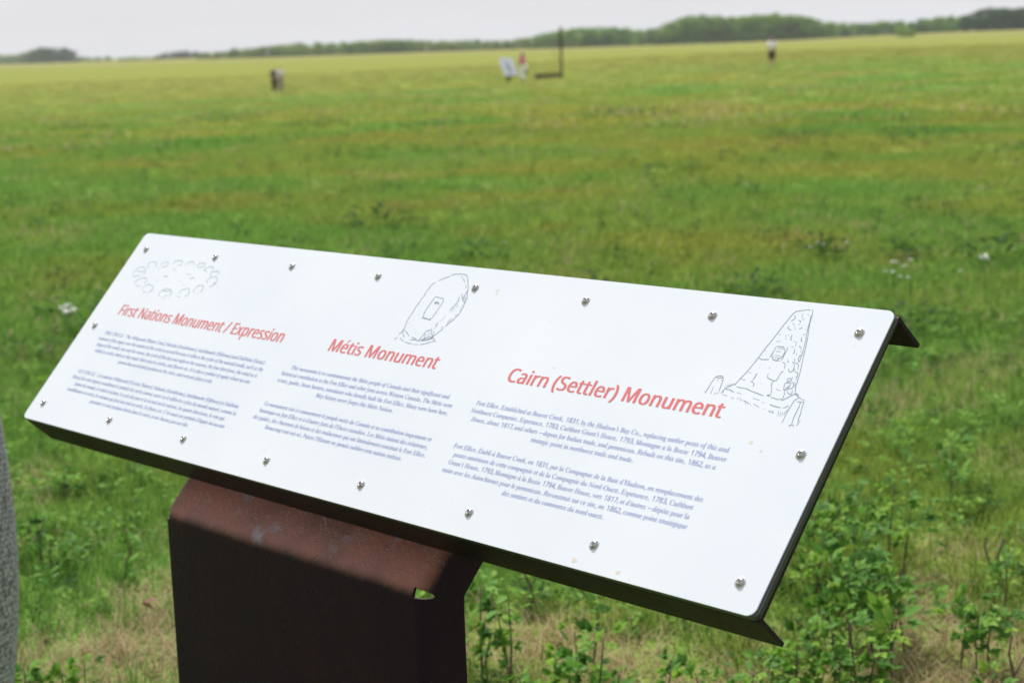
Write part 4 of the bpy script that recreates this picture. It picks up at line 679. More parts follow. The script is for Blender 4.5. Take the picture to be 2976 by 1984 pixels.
def tray():
    R, W0, D = 0.006, -0.0102, 0.082
    prof = [(0.0, -D)]
    for k in range(7):
        a = math.radians(180 - 15 * k); prof.append((R + R * math.cos(a), W0 - R + R * math.sin(a)))
    for k in range(7):
        a = math.radians(90 - 15 * k); prof.append((PH - R + R * math.cos(a), W0 - R + R * math.sin(a)))
    prof.append((PH, -D + 0.004))
    V = []; n = len(prof)
    for u in (0.0, PW):
        for v, w in prof:
            uu = u + (0.0045 - 0.006 * v / PH if u > 0 and w > -0.02 else 0.001 * (u > 0))
            V.append(P(uu, v, w))
    Fc = [(i, i + n, i + n + 1, i + 1) for i in range(n - 1)]
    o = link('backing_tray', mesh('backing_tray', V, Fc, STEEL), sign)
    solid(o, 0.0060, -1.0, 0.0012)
    me = o.data
    bm = bmesh.new(); bm.from_mesh(me)
    bm.normal_update()
    c = P(PW / 2, PH / 2, -0.04)
    for f in bm.faces:
        if (f.calc_center_median() - c).dot(f.normal) < 0: f.normal_flip()
    bm.to_mesh(me); bm.free()
tray()

# folded post
XL, XR = 0.478, 1.193
YF = 0.011
def post():
    R, RF = 0.022, 0.036
    cap0 = P(0, 0, -0.0852)                                          # a point on the cap plane
    zc = cap0.z + (YF - cap0.y) / 0.6823469 * 0.7310285              # where front and cap planes meet
    th = math.atan2(0.7310285, 0.6823469)
    turn = math.pi / 2 - th
    tl = RF * math.tan(turn / 2)
    prof = []                                                        # (y, z, ny, nz) with n pointing inwards
    for z in (0.0, 0.3, 0.6, zc - tl - 0.02): prof.append((YF, z, 1.0, 0.0))
    cy, cz = YF + RF, zc - tl
    for k in range(9):
        a = math.pi - turn * k / 8
        prof.append((cy + RF * math.cos(a), cz + RF * math.sin(a), -math.cos(a), -math.sin(a)))
    s0 = prof[-1]
    for L in (0.01, 0.12, 0.28): prof.append((s0[0] + 0.6823469 * L, s0[1] + 0.7310285 * L, s0[2], s0[3]))
    bm = bmesh.new()
    N = len(prof)
    xs = [XL + R, XL + 0.15, (XL + XR) / 2, XR - 0.15, XR - R]
    grid = [[bm.verts.new((x, y, z)) for x in xs] for y, z, _, _ in prof]
    for i in range(N - 1):
        for j in range(len(xs) - 1):
            bm.faces.new((grid[i][j], grid[i][j + 1], grid[i + 1][j + 1], grid[i + 1][j]))
    K0, K1 = 5, 10                                                # bend strips stop either side of the corner
    ends = {}
    for side in (-1, 1):
        xe = XR if side > 0 else XL
        for rngk in (range(0, K0), range(K1, N - 1)):
            cols = {}
            for i in list(rngk) + [rngk[-1] + 1]:
                y, z, ny, nz = prof[i]
                row = [grid[i][-1] if side > 0 else grid[i][0]]
                for k in range(1, 7):
                    a = math.pi / 2 * k / 6
                    d = R * (1 - math.cos(a)); x = xe - side * R * (1 - math.sin(a))
                    row.append(bm.verts.new((x, y + ny * d, z + nz * d)))
                cols[i] = row
                ends[(side, i)] = row[-1]
            for i in rngk:
                for k in range(6):
                    f = (cols[i][k], cols[i][k + 1], cols[i + 1][k + 1], cols[i + 1][k])
                    bm.faces.new(f if side > 0 else tuple(reversed(f)))
        # side flange, one flat piece with a relief notch at the corner
        low = [ends[(side, i)] for i in range(0, K0 + 1)]
        up = [ends[(side, i)] for i in range(K1, N)]
        A, B = low[-1].co.copy(), up[0].co.copy()
        mid = (A + B) / 2 + Vector((0, 0.006, -0.003))
        notch = [bm.verts.new((xe, A.y + 0.006, A.z + 0.0005)), bm.verts.new((xe, mid.y + 0.004, mid.z - 0.004)), bm.verts.new((xe, B.y + 0.005, B.z - 0.004))]
        yb = 0.099
        zb = Z0 - 0.139
        top = up[-1].co
        backs = [bm.verts.new((xe, top.y + 0.7310285 * 0.062, top.z - 0.6823469 * 0.062)), bm.verts.new((xe, yb, zb)), bm.verts.new((xe, yb - 0.001, zb - 0.02)), bm.verts.new((xe, yb, 0.0))]
        loop = low + notch + up + backs
        bm.faces.new(loop if side > 0 else list(reversed(loop)))
    bmesh.ops.recalc_face_normals(bm, faces=bm.faces)
    c = Vector(((XL + XR) / 2, 0.06, 0.5))
    f0 = min(bm.faces, key=lambda f: f.calc_center_median().y + abs(f.calc_center_median().z - 0.4))
    if f0.normal.y > 0: bmesh.ops.reverse_faces(bm, faces=bm.faces)
    me = bpy.data.meshes.new('post'); bm.to_mesh(me); bm.free()
    me.polygons.foreach_set('use_smooth', [True] * len(me.polygons))
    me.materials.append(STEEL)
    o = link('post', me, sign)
    s = o.modifiers.new('thickness', 'SOLIDIFY'); s.thickness = 0.0055; s.offset = -1.0
    e = o.modifiers.new('edges', 'EDGE_SPLIT'); e.split_angle = math.radians(35)
    return o
post()

# a pale dry thread of grass caught on the front of the post
def stalk():
    inv = Matrix.Rotation(-YAW, 3, 'Z'); base = Vector((BL.x, BL.y, 0))
    pts = []
    for x, y in ((926, 1612), (915, 1618), (907, 1632), (910, 1645), (914, 1654)):
        o_ = inv @ (CAMPOS - base); d = inv @ px_dir(x, y)
        pts.append(o_ + d * ((YF - 0.004 - o_.y) / d.y))
    V, Fc = [], []
    for i, p in enumerate(pts):
        V += [base + Matrix.Rotation(YAW, 3, 'Z') @ (p + Vector((dx, 0, dz))) for dx, dz in ((-.0006, 0), (.0006, 0), (0, .0008))]
    Fc = [(3 * i + k, 3 * i + (k + 1) % 3, 3 * i + 3 + (k + 1) % 3, 3 * i + 3 + k) for i in range(len(pts) - 1) for k in range(3)]
    o = link('dry_grass_stalk', mesh('dry_grass_stalk', V, Fc, BLADE_DRY))
    tag(o, 'tiny pale curled dry stalk stuck on the dark front of the post', 'stalk')
stalk()

# button-head screws
def screw_mesh():
    n = 12; rings = [(0.0064, 0.0001), (0.0063, 0.0008), (0.0056, 0.0024), (0.0044, 0.0036), (0.0032, 0.0042)]
    V = []; Fc = []
    for r, h in rings:
        for k in range(n):
            a = 2 * math.pi * k / n
            V.append(VY * r * math.sin(a) + Vector((1, 0, 0)) * r * math.cos(a) + NN * h)
    for h in (0.0042, 0.0014):
        for k in range(n):
            a = 2 * math.pi * k / n; r = 0.0026 / math.cos((a + math.pi / 6) % (math.pi / 3) - math.pi / 6) * 0.95
            V.append(VY * r * math.sin(a) + Vector((1, 0, 0)) * r * math.cos(a) + NN * h)
    R = len(rings) + 2
    for j in range(R - 1):
        for k in range(n):
            Fc.append((j * n + k, j * n + (k + 1) % n, (j + 1) * n + (k + 1) % n, (j + 1) * n + k))
    Fc.append(tuple((R - 1) * n + k for k in range(n)))
    # a washer lip under the head
    b = len(V)
    for r, h in ((0.0080, 0.0001), (0.0080, 0.0007), (0.0066, 0.0009)):
        for k in range(n):
            a = 2 * math.pi * k / n
            V.append(VY * r * math.sin(a) + Vector((1, 0, 0)) * r * math.cos(a) + NN * h)
    for j in range(2):
        for k in range(n): Fc.append((b + j * n + k, b + j * n + (k + 1) % n, b + (j + 1) * n + (k + 1) % n, b + (j + 1) * n + k))
    me = mesh('screw', V, Fc, STAINLESS, True)
    me.materials.append(plain('pale_washer', (0.50, 0.50, 0.50), 0.5))
    for p in list(me.polygons)[-24:]: p.material_index = 1
    return me
SC = screw_mesh()
spots = [(0.040 + 0.25 * i, 0.4245) for i in range(8)] + [(0.040 + 0.25 * i, 0.040) for i in range(8)] + [(0.0378, 0.2305), (1.7895, 0.2312)]
for u, v in spots:
    o = link('screw', SC, sign)
    q = P(u, v, 0.0)
    o.location = q
    o.rotation_euler = Matrix.Rotation(random.uniform(0, 1.05), 3, NN).to_euler()

# ------------------------------------------------------------------ grass
def blade(V, Fc, R, base, h, w, yaw, lean, curl, rnd, segs=3):
    dx, dy = math.cos(yaw), math.sin(yaw)
    sx, sy = -dy, dx
    b = len(V)
    ang = lean; px, pz = 0.0, 0.0
    for k in range(segs + 1):
        t = k / segs
        ww = w * (1 - t) ** 0.7 / 2 if k < segs else 0.0
        cx, cy = base[0] + dx * px, base[1] + dy * px
        if k < segs:
            V.append((cx - sx * ww, cy - sy * ww, pz)); V.append((cx + sx * ww, cy + sy * ww, pz)); R += [rnd, rnd]
        else:
            V.append((cx, cy, pz)); R.append(rnd)
        px += math.sin(ang) * h / segs; pz += math.cos(ang) * h / segs
        ang += curl / segs
    for k in range(segs - 1):
        Fc.append((b + 2 * k, b + 2 * k + 1, b + 2 * k + 3, b + 2 * k + 2))
    k = segs - 1
    Fc.append((b + 2 * k, b + 2 * k + 1, b + 2 * k + 2))

def finish(name, V, Fc, R, mat):
    me = mesh(name, V, Fc, mat)
    at = me.attributes.new('rnd', 'FLOAT', 'POINT')
    at.data.foreach_set('value', R)
    return bpy.data.objects.new(name, me)

def tuft(name, n, rad, h0, h1, w, lean, mat, segs=3):
    V, Fc, R = [], [], []
    for _ in range(n):
        a = random.uniform(0, 2 * math.pi); r = rad * math.sqrt(random.random())
        h = random.uniform(h0, h1)
        blade(V, Fc, R, (r * math.cos(a), r * math.sin(a)), h, w * random.uniform(0.7, 1.3), random.uniform(0, 2 * math.pi),
              random.uniform(0.05, lean), random.uniform(0.1, 1.3), random.random(), segs)
    return finish(name, V, Fc, R, mat)

def leaf_geo(V, Fc, R, o, d, up, L, W, rnd):
    """ovate leaf: a folded, drooping blade of six faces"""
    d = d.normalized(); s = d.cross(up)
    s = s.normalized() if s.length > 1e-6 else Vector((1, 0, 0))
    n = s.cross(d)
    b = len(V)
    prof = [(0.0, 0.03), (0.28, 0.42), (0.62, 0.36), (1.0, 0.0)]
    for t, ww in prof:
        c = o + d * (L * t) - n * (0.22 * L * t * t)
        if ww > 0.01:
            V.append(c + s * (W * ww) + n * (0.12 * W)); V.append(c); V.append(c - s * (W * ww) + n * (0.12 * W)); R += [rnd] * 3
        else:
            V.append(c); R.append(rnd)
    for k in range(2):
        a = b + 3 * k
        Fc.append((a, a + 1, a + 4, a + 3)); Fc.append((a + 1, a + 2, a + 5, a + 4))
    a = b + 6
    Fc.append((a, a + 1, a + 3)); Fc.append((a + 1, a + 2, a + 3))

def forb(name, n, h, L, mat):
    V, Fc, R = [], [], []
    for i in range(n):
        a = random.uniform(0, 2 * math.pi); z = random.uniform(0.3, 1.0) * h
        o = Vector((math.cos(a), math.sin(a), 0)) * random.uniform(0, 0.35 * h) + Vector((0, 0, z))
        d = Vector((math.cos(a), math.sin(a), random.uniform(0.0, 0.9)))
        leaf_geo(V, Fc, R, o, d, Vector((0, 0, 1)), L * random.uniform(0.7, 1.2), L * 0.7, random.random())
    return finish(name, V, Fc, R, mat)

def make_sources(name, objs):
    c = bpy.data.collections.new(name)
    for o in objs: c.objects.link(o)
    return c

near_src = make_sources('near_tufts', [tuft('tuft_a', 18, 0.045, 0.03, 0.08, 0.0042, 1.0, BLADE), tuft('tuft_b', 18, 0.05, 0.025, 0.065, 0.0045, 1.2, BLADE),
                                       tuft('tuft_c', 14, 0.05, 0.05, 0.12, 0.0036, 0.8, BLADE), tuft('tuft_d', 14, 0.055, 0.03, 0.11, 0.0030, 1.45, BLADE_DRY),
                                       tuft('tuft_e', 9, 0.07, 0.06, 0.18, 0.0026, 1.5, BLADE_DRY), forb('tuft_f', 12, 0.07, 0.026, LEAF), tuft('tuft_g', 12, 0.05, 0.08, 0.18, 0.0042, 0.7, BLADE), forb('tuft_h', 14, 0.055, 0.022, WEED)])
mid_src = make_sources('mid_tufts', [tuft('clump_a', 28, 0.17, 0.04, 0.10, 0.013, 1.2, BLADE, 2), tuft('clump_b', 28, 0.20, 0.03, 0.08, 0.014, 1.3, BLADE, 2),
                                     tuft('clump_c', 20, 0.15, 0.04, 0.11, 0.009, 1.3, BLADE_DRY, 2), forb('clump_d', 14, 0.13, 0.045, WEED), tuft('clump_e', 22, 0.12, 0.07, 0.16, 0.011, 0.8, BLADE, 2)])
far_src = make_sources('far_tufts', [tuft('sward_a', 34, 0.55, 0.06, 0.13, 0.04, 1.3, BLADE, 2), tuft('sward_b', 34, 0.6, 0.05, 0.11, 0.045, 1.3, BLADE, 2),
                                     tuft('sward_c', 26, 0.5, 0.08, 0.18, 0.03, 1.3, BLADE_DRY, 2)])

def scatter(name, coll, pts, idx, scl, tilt, label):
    n = len(pts)
    me = bpy.data.meshes.new(name)
    me.vertices.add(n); me.vertices.foreach_set('co', np.asarray(pts, 'f').ravel())
    for nm, tp, arr in (('idx', 'INT', np.asarray(idx, 'i')), ('scl', 'FLOAT', np.asarray(scl, 'f'))):
        a = me.attributes.new(nm, tp, 'POINT'); a.data.foreach_set('value', arr)
    rot = np.stack([rng.normal(0, tilt, n), rng.normal(0, tilt, n), rng.uniform(0, 6.283, n)], 1).astype('f')
    a = me.attributes.new('rot', 'FLOAT_VECTOR', 'POINT'); a.data.foreach_set('vector', rot.ravel())
    o = link(name, me)
    ng = bpy.data.node_groups.new(name, 'GeometryNodeTree')
    ng.interface.new_socket('Geometry', in_out='INPUT', socket_type='NodeSocketGeometry')
    ng.interface.new_socket('Geometry', in_out='OUTPUT', socket_type='NodeSocketGeometry')
    N = ng.nodes; gi = N.new('NodeGroupInput'); go = N.new('NodeGroupOutput')
    ci = N.new('GeometryNodeCollectionInfo'); ci.inputs['Collection'].default_value = coll
    ci.inputs['Separate Children'].default_value = True; ci.inputs['Reset Children'].default_value = True
    ip = N.new('GeometryNodeInstanceOnPoints'); ip.inputs['Pick Instance'].default_value = True
    def named(nm, tp):
        a = N.new('GeometryNodeInputNamedAttribute'); a.data_type = tp; a.inputs['Name'].default_value = nm
        return a.outputs['Attribute']
    L = ng.links
    e2r = N.new('FunctionNodeEulerToRotation')
    L.new(named('rot', 'FLOAT_VECTOR'), e2r.inputs[0])
    L.new(gi.outputs[0], ip.inputs['Points']); L.new(ci.outputs[0], ip.inputs['Instance'])
    L.new(named('idx', 'INT'), ip.inputs['Instance Index']); L.new(named('scl', 'FLOAT'), ip.inputs['Scale'])
    L.new(e2r.outputs[0], ip.inputs['Rotation'])
    L.new(ip.outputs[0], go.inputs[0])
    md = o.modifiers.new('scatter', 'NODES'); md.node_group = ng
    tag(o, label, 'grass', kind='stuff')
    return o

def sector(n, r0, r1, half, p=1.0):
    u = rng.random(n)
    r = np.sqrt(r0 ** 2 + u * (r1 ** 2 - r0 ** 2)) if p == 1 else r0 + (r1 - r0) * u ** p
    a = rng.uniform(-half, half, n)
    return np.stack([r * np.sin(a), r * np.cos(a)], 1)

def vnoise(x, y, s, off=0.0):
    return mnoise.noise(Vector((x * s, y * s, off)))

# where dead straw lies thick (taken from the photograph), as (x, y, radius)
straw = []
for px, py, rr in ((350, 1880, 0.34), (320, 1960, 0.3), (1500, 1830, 0.16), (1640, 1880, 0.18), (2640, 1880, 0.22), (2700, 1790, 0.14), (2780, 1590, 0.13), (2840, 1930, 0.2), (1900, 1960, 0.25), (2690, 1690, .12), (450, 1700, .15)):
    g = px_plane_z(px, py, 0.03); straw.append((g.x, g.y, rr * 0.9))

def scatter_near():
    n = 26000
    pts = sector(n, 2.9, 9.5, math.radians(27))
    P3, I, S = [], [], []
    for x, y in pts:
        t = vnoise(x, y, 0.9) + 0.5 * vnoise(x, y, 2.7, 5)
        dry = 0.07 + 0.13 * max(0.0, (6.5 - y) / 4) + 0.6 * vnoise(x, y, 1.2, 9)
        for sx, sy, sr in straw:
            d = math.hypot(x - sx, (y - sy) * 0.8)
            if d < sr * 1.6: dry += 1.1 * (1 - d / (sr * 1.6))
        r = random.random()
        if r < dry: k = 3 if random.random() < 0.6 else 4
        elif random.random() < 0.10 + 0.16 * max(0, t): k = 5 if random.random() < 0.45 else 7
        elif t > 0.35: k = 6 if random.random() < 0.4 else 2
        else: k = random.choice((0, 1, 2, 0, 1))
        P3.append((x, y, terrain(x, y) - 0.004)); I.append(k); S.append(random.uniform(0.75, 1.35))
    scatter('near_grass', near_src, P3, I, S, 0.12, 'short green and straw coloured grass around the near sign post')
def scatter_mid():
    n = 30000
    pts = sector(n, 9.0, 34, math.radians(24), 1.25)
    P3, I, S = [], [], []
    for x, y in pts:
        t = vnoise(x, y, 0.35, 2)
        r = random.random()
        if r < 0.04 + 0.2 * vnoise(x, y, 0.5, 7): k = 2
        elif r > 0.985 - 0.05 * t: k = 3
        elif t > 0.3 and r > 0.6: k = 4
        else: k = random.choice((0, 1))
        P3.append((x, y, terrain(x, y) - 0.01)); I.append(k); S.append(random.uniform(0.7, 1.3))
    scatter('meadow_grass', mid_src, P3, I, S, 0.1, 'blurred green meadow grass in the middle distance behind the sign')
def scatter_far():
    n = 22000
    pts = sector(n, 32, 190, math.radians(23), 1.25)
    P3, I, S = [], [], []
    for x, y in pts:
        r = random.random()
        k = 2 if r < 0.08 + 0.2 * vnoise(x, y, 0.12, 4) else random.choice((0, 1))
        P3.append((x, y, terrain(x, y) - 0.02)); I.append(k); S.append(random.uniform(0.7, 1.2))
    scatter('distant_grass', far_src, P3, I, S, 0.08, 'yellow green grass of the far meadow around the distant people')
scatter_near(); scatter_mid(); scatter_far()

# ------------------------------------------------------------------ leafy saplings, weeds, flowers, twigs
def stem_mesh(name, pts, r0, r1, mat, n=5):
    V, Fc = [], []
    for i, p in enumerate(pts):
        d = (pts[min(i + 1, len(pts) - 1)] - pts[max(i - 1, 0)]).normalized()
        a = d.orthogonal().normalized(); b = d.cross(a)
        r = r0 + (r1 - r0) * i / (len(pts) - 1)
        for k in range(n):
            t = 2 * math.pi * k / n
            V.append(p + a * r * math.cos(t) + b * r * math.sin(t))
    for i in range(len(pts) - 1):
        for k in range(n):
            Fc.append((i * n + k, i * n + (k + 1) % n, (i + 1) * n + (k + 1) % n, (i + 1) * n + k))
    Fc.append(tuple((len(pts) - 1) * n + k for k in range(n)))
    return mesh(name, V, Fc, mat, True)

LEAVES = []
for i in range(5):
    V, Fc, R = [], [], []
    leaf_geo(V, Fc, R, Vector((0, 0, 0)), Vector((1, 0, 0.0)), Vector((0, 0, 1)), 1.0, random.uniform(0.5, 0.7), i / 4)
    if i != 2:                                                         # a lobed one
        leaf_geo(V, Fc, R, Vector((0.15, 0, 0)), Vector((1, 0.9, 0.1)), Vector((0, 0, 1)), 0.6, 0.4, i / 4)
        leaf_geo(V, Fc, R, Vector((0.15, 0, 0)), Vector((1, -0.9, 0.1)), Vector((0, 0, 1)), 0.6, 0.4, i / 4)
    me = mesh('leaf', V, Fc, LEAF, True)
    at = me.attributes.new('rnd', 'FLOAT', 'POINT'); at.data.foreach_set('value', R)
    LEAVES.append(me)

def sapling(px, py, h, label, group, spread=0.075, nleaf=16, leaf=0.042):
    h *= 0.85
    q = px_plane_z(px, py, h)
    lean = Vector((random.uniform(-0.04, 0.04), random.uniform(-0.04, 0.04), 0))
    root = empty('leafy_sapling', (q.x - lean.x, q.y - lean.y, terrain(q.x, q.y)))
    tag(root, label, 'sapling', group)
    tip = lean + Vector((0, 0, h))
    mid = tip * 0.5 + Vector((random.uniform(-0.012, 0.012), random.uniform(-0.012, 0.012), 0))
    link('stem', stem_mesh('stem', [Vector((0, 0, -0.01)), mid * 0.5, mid, (mid + tip) / 2, tip], 0.0038, 0.0014, STEM), root)
    for k in range(int(nleaf * 1.5)):
        t = random.uniform(0.42, 1.03)
        a = random.uniform(0, 2 * math.pi)
        rr = spread * random.uniform(0.05, 0.8) * (1.25 - t * 0.4)
        base = tip * t + Vector((math.cos(a), math.sin(a), 0)) * rr + Vector((0, 0, random.uniform(-0.01, 0.02)))
        d = Vector((math.cos(a), math.sin(a), random.uniform(-0.1, 1.0)))
        o = link('leaf', LEAVES[random.randrange(5)], root)
        o.location = base
        s = leaf * random.uniform(0.5, 1.15)
        qt = Vector((1, 0, 0)).rotation_difference(d.normalized())
        o.rotation_euler = (qt @ Matrix.Rotation(random.uniform(-0.6, 0.6), 3, 'X').to_quaternion()).to_euler()
        o.scale = (s, s, s)
    return root

G1 = [(1398, 1702, .30), (1478, 1749, .28), (1440, 1760, .24), (1670, 1835, .27), (1755, 1852, .29), (1505, 1962, .16), (1615, 1910, .15), (1740, 1758, .22), (1425, 1850, .15), (1650, 1935, .15), (1800, 1960, .14)]
for x, y, h in G1:
    sapling(x, y, h, 'spindly leafy sapling under the sign, just to the right of the rusty post', 'leafy saplings right of the post', 0.06, 15, 0.043)
G2 = [(1950, 1945, .16), (2020, 1955, .15), (2195, 1935, .18), (2316, 1871, .2), (2361, 1827, .22), (2413, 1803, .24), (2470, 1807, .24), (2441, 1912, .17), (2482, 1896, .18), (2543, 1908, .17), (2397, 1940, .14), (2120, 1965, .14), (2250, 1900, .15)]
for x, y, h in G2:
    sapling(x, y, h, 'low leafy sapling in the grass below the sign\'s lower right corner', 'low saplings below the sign corner', 0.075, 17, 0.04)
G3 = [(2409, 1427, .30), (2462, 1427, .28), (2522, 1447, .30), (2599, 1423, .32), (2369, 1504, .26), (2478, 1528, .26), (2417, 1613, .28), (2462, 1657, .28), (2518, 1661, .26), (2579, 1649, .27), (2615, 1662, .27), (2543, 1750, .2), (2530, 1540, .25), (2440, 1480, .25), (2400, 1560, .24), (2648, 1471, .25), (2500, 1590, .22), (2460, 1730, .18)]
for x, y, h in G3:
    sapling(x, y, h, 'bushy green sapling in the thicket right of the sign\'s lower edge', 'thicket of saplings right of the sign', 0.12, 22, 0.046)
sapling(2611, 1787, .22, 'large leaved bright sapling standing alone below the thicket', None, 0.05, 12, 0.062)
for x, y, h in ((2817, 1750, .2), (2850, 1765, .2), (2885, 1790, .17)):
    sapling(x, y, h, 'leafy sapling of the dense little clump near the right edge', 'saplings near the right edge', 0.08, 18, 0.046)
sapling(2922, 1629, .18, 'small round leaved sapling beside a dead stick near the right edge', None, 0.035, 7, 0.05)
sapling(2898, 1956, .12, 'small sapling at the lower right corner of the photograph', None, 0.04, 9, 0.04)
sapling(2771, 1292, .25, 'dark bushy sapling alone in the grass right of the sign', None, 0.11, 20, 0.05)
for x, y, h in ((133, 1492, .2), (110, 1525, .18), (150, 1560, .16)):
    sapling(x, y, h, 'leafy sapling in the grass left of the rusty post', 'saplings left of the post', 0.07, 16, 0.045)
sapling(186, 1363, .16, 'small bright sapling just under the left end of the sign', None, 0.05, 10, 0.045)
sapling(361, 1522, .16, 'small sapling close beside the top left of the rusty post', None, 0.05, 10, 0.042)
sapling(367, 1625, .12, 'tiny sapling beside the rusty post, left of it', None, 0.04, 7, 0.042)
for x, y, h in ((96, 1937, .12), (245, 1926, .13), (70, 1950, .1), (180, 1955, .1)):
    sapling(x, y, h, 'low leafy seedling at the lower left of the photograph', 'seedlings at the lower left', 0.05, 12, 0.04)

def stick(px, py, h, lx, label):
    q = px_plane_z(px, py, 0.0)
    root = empty('dead_stick', (q.x, q.y, terrain(q.x, q.y)))
    tag(root, label, 'twig')
    pts = [Vector((0, 0, -0.01)), Vector((lx * 0.3 + 0.006, 0, h * 0.35)), Vector((lx * 0.6 - 0.004, 0.01, h * 0.7)), Vector((lx, 0, h))]
    link('stem', stem_mesh('stem', pts, 0.0045, 0.002, STEM), root)
    link('side_twig', stem_mesh('side_twig', [pts[1], pts[1] + Vector((0.02, 0.01, 0.03)), pts[1] + Vector((0.045, 0.01, 0.08))], 0.0025, 0.0012, STEM), root)
stick(2893, 1730, .16, .02, 'grey dead stick standing beside the small round leaved sapling')
stick(2880, 1700, .14, -.02, 'thin pale dead stick next to the grey one at right')
stick(2938, 2030, .16, .0, 'dark dead stick at the lower right corner')
stick(1560, 1770, .20, -.07, 'leaning dead stick under the sign right of the post')
stick(2395, 1900, .10, -.08, 'brown dead stick lying slanted below the sign corner')

q = px_plane_z(435, 1755, 0.06)
V, Fc, R = [], [], []
leaf_geo(V, Fc, R, Vector((-0.02, 0, 0)), Vector((1, 0.3, 0.45)), Vector((0, 0, 1)), 0.05, 0.03, 0.5)
leaf_geo(V, Fc, R, Vector((-0.02, 0, 0)), Vector((1, -0.3, -0.15)), Vector((0, 0, 1)), 0.035, 0.025, 0.5)
o = link('dead_leaf', mesh('dead_leaf', V, Fc, DEAD_LEAF)); o.location = q
tag(o, 'curled red brown dead leaf caught in the grass left of the post', 'leaf')

# white flowers in the field
def flower(px, py, label, group=None, size=0.022, h=0.24, n=1):
    q = px_plane_z(px, py, h)
    q.z = 0
    root = empty('white_flower', (q.x, q.y, terrain(q.x, q.y)))
    tag(root, label, 'flower', group)
    link('stem', stem_mesh('stem', [Vector((0, 0, 0)), Vector((0.01, 0, h * 0.5)), Vector((0, 0, h))], 0.003, 0.002, LEAF, 4), root)
    V, Fc, R = [], [], []
    for k in range(10 * n):
        a = 2 * math.pi * k / 10 + random.random(); c = Vector((random.uniform(-1, 1), random.uniform(-1, 1), random.uniform(-.5, 1))) * size * (n - 1) * 0.8
        leaf_geo(V, Fc, R, c + Vector((0, 0, h)), Vector((math.cos(a), math.sin(a), random.uniform(0.2, 1.2))), Vector((0, 0, 1)), size * 1.2, size * 0.9, 0)
    link('blossom', mesh('blossom', V, Fc, WHITE_PETAL), root)
k = 1.265306
for x, y in ((2051, 601), (2060, 602), (2091, 595), (2034, 626), (2066, 640), (2088, 642), (2050, 628), (2076, 612)):
    flower(x * k, y * k, 'white flower in the loose cluster behind the sign\'s upper right corner', 'cluster of white flowers behind the sign corner', 0.014)
for x, y in ((1862, 563), (1878, 552), (1890, 556)):
    flower(x * k, y * k, 'white flower in the small group behind the sign, left of the larger cluster', 'small group of white flowers', 0.014)
flower(1944 * k, 553 * k, 'single white flower between the two flower groups behind the sign', None, 0.016)
flower(2206 * k, 624 * k, 'tiny single white flower right of the flower cluster', None, 0.012)
flower(2260 * k, 592 * k, 'brightest white flower at the far right beside a dark weed', None, 0.022, 0.22, 2)
flower(1714 * k, 423 * k, 'pale flower head far out in the middle of the meadow', None, 0.016, 0.25, 1)
flower(1160 * k, 556 * k, 'faint white flower just above the middle of the sign\'s top edge', None, 0.014)
for x, y in ((142, 712), (156, 706), (168, 716), (152, 722)):
    flower(x * k, y * k, 'white flower in the patch left of the sign\'s upper left side', 'white flowers left of the sign', 0.017, 0.2, 2)

# dark weedy clumps scattered in the meadow
def weed(px, py, h, label, n=46, w=1.0, group=None):
    q = px_plane_z(px, py, h * 0.5)
    root = empty('weed_clump', (q.x, q.y, terrain(q.x, q.y)))
    tag(root, label, 'weed', group)
    V, Fc, R = [], [], []
    for i in range(n):
        a = random.uniform(0, 2 * math.pi); r = math.sqrt(random.random()) * h * w
        o_ = Vector((math.cos(a) * r, math.sin(a) * r, random.uniform(0.1, 1) * h * (1 - 0.4 * r / (h * w))))
        leaf_geo(V, Fc, R, o_, Vector((math.cos(a), math.sin(a), random.uniform(-0.1, 1.2))), Vector((0, 0, 1)), h * 0.34, h * 0.2, random.random() * 0.6)
    me = mesh('foliage', V, Fc, WEED)
    at = me.attributes.new('rnd', 'FLOAT', 'POINT'); at.data.foreach_set('value', R)
    o = link('foliage', me, root); o['kind'] = 'stuff'
    link('stem', stem_mesh('stem', [Vector((0, 0, -0.01)), Vector((0.01, 0, h * 0.4)), Vector((0, 0.01, h * 0.8))], 0.004, 0.002, STEM), root)
for x, y, h, lb in ((2640, 925, .20, 'dark weed clump just behind the sign\'s upper right flange'), (2900, 722, .24, 'dark weed clump at the far right beside the bright white flower'),
                    (2622, 716, .2, 'dark weed clump behind the white flower cluster'), (2385, 708, .2, 'dark brownish weed beside the small flower group'),
                    (1080, 628, .26, 'dark green weed clump behind the left half of the sign'), (1390, 722, .2, 'brownish weed clump above the middle of the sign\'s top edge'),
                    (2185, 820, .2, 'dark weed tuft right above the sign\'s top edge toward its right end'), (108, 646, .12, 'lone dark thistle in the left of the meadow'),
                    (1132, 541, .14, 'tiny dark weed in the middle of the meadow'), (2250, 910 - 60, .16, 'small brown weed above the cairn drawing'),
                    (222, 338, .5, 'long dark weed patch at the far left of the meadow'), (665, 307, .6, 'dark weed patch left of the standing couple'),
                    (920, 336, .5, 'dark weed patch between the couple and the far sign'), (1262, 343, .45, 'low dark weed patch below the far sign'),
                    (1830, 308, .7, 'wide dark weed patch in the middle right of the meadow'), (2660, 371, .45, 'dark weed patch in the right of the meadow'),
                    (2325, 384, .4, 'brown weed patch below the man in shorts')):
    if h > .3: h *= .42
    weed(x, y, h, lb, 200 if 'patch' in lb else 40, 4.0 if 'patch' in lb else 1.0)

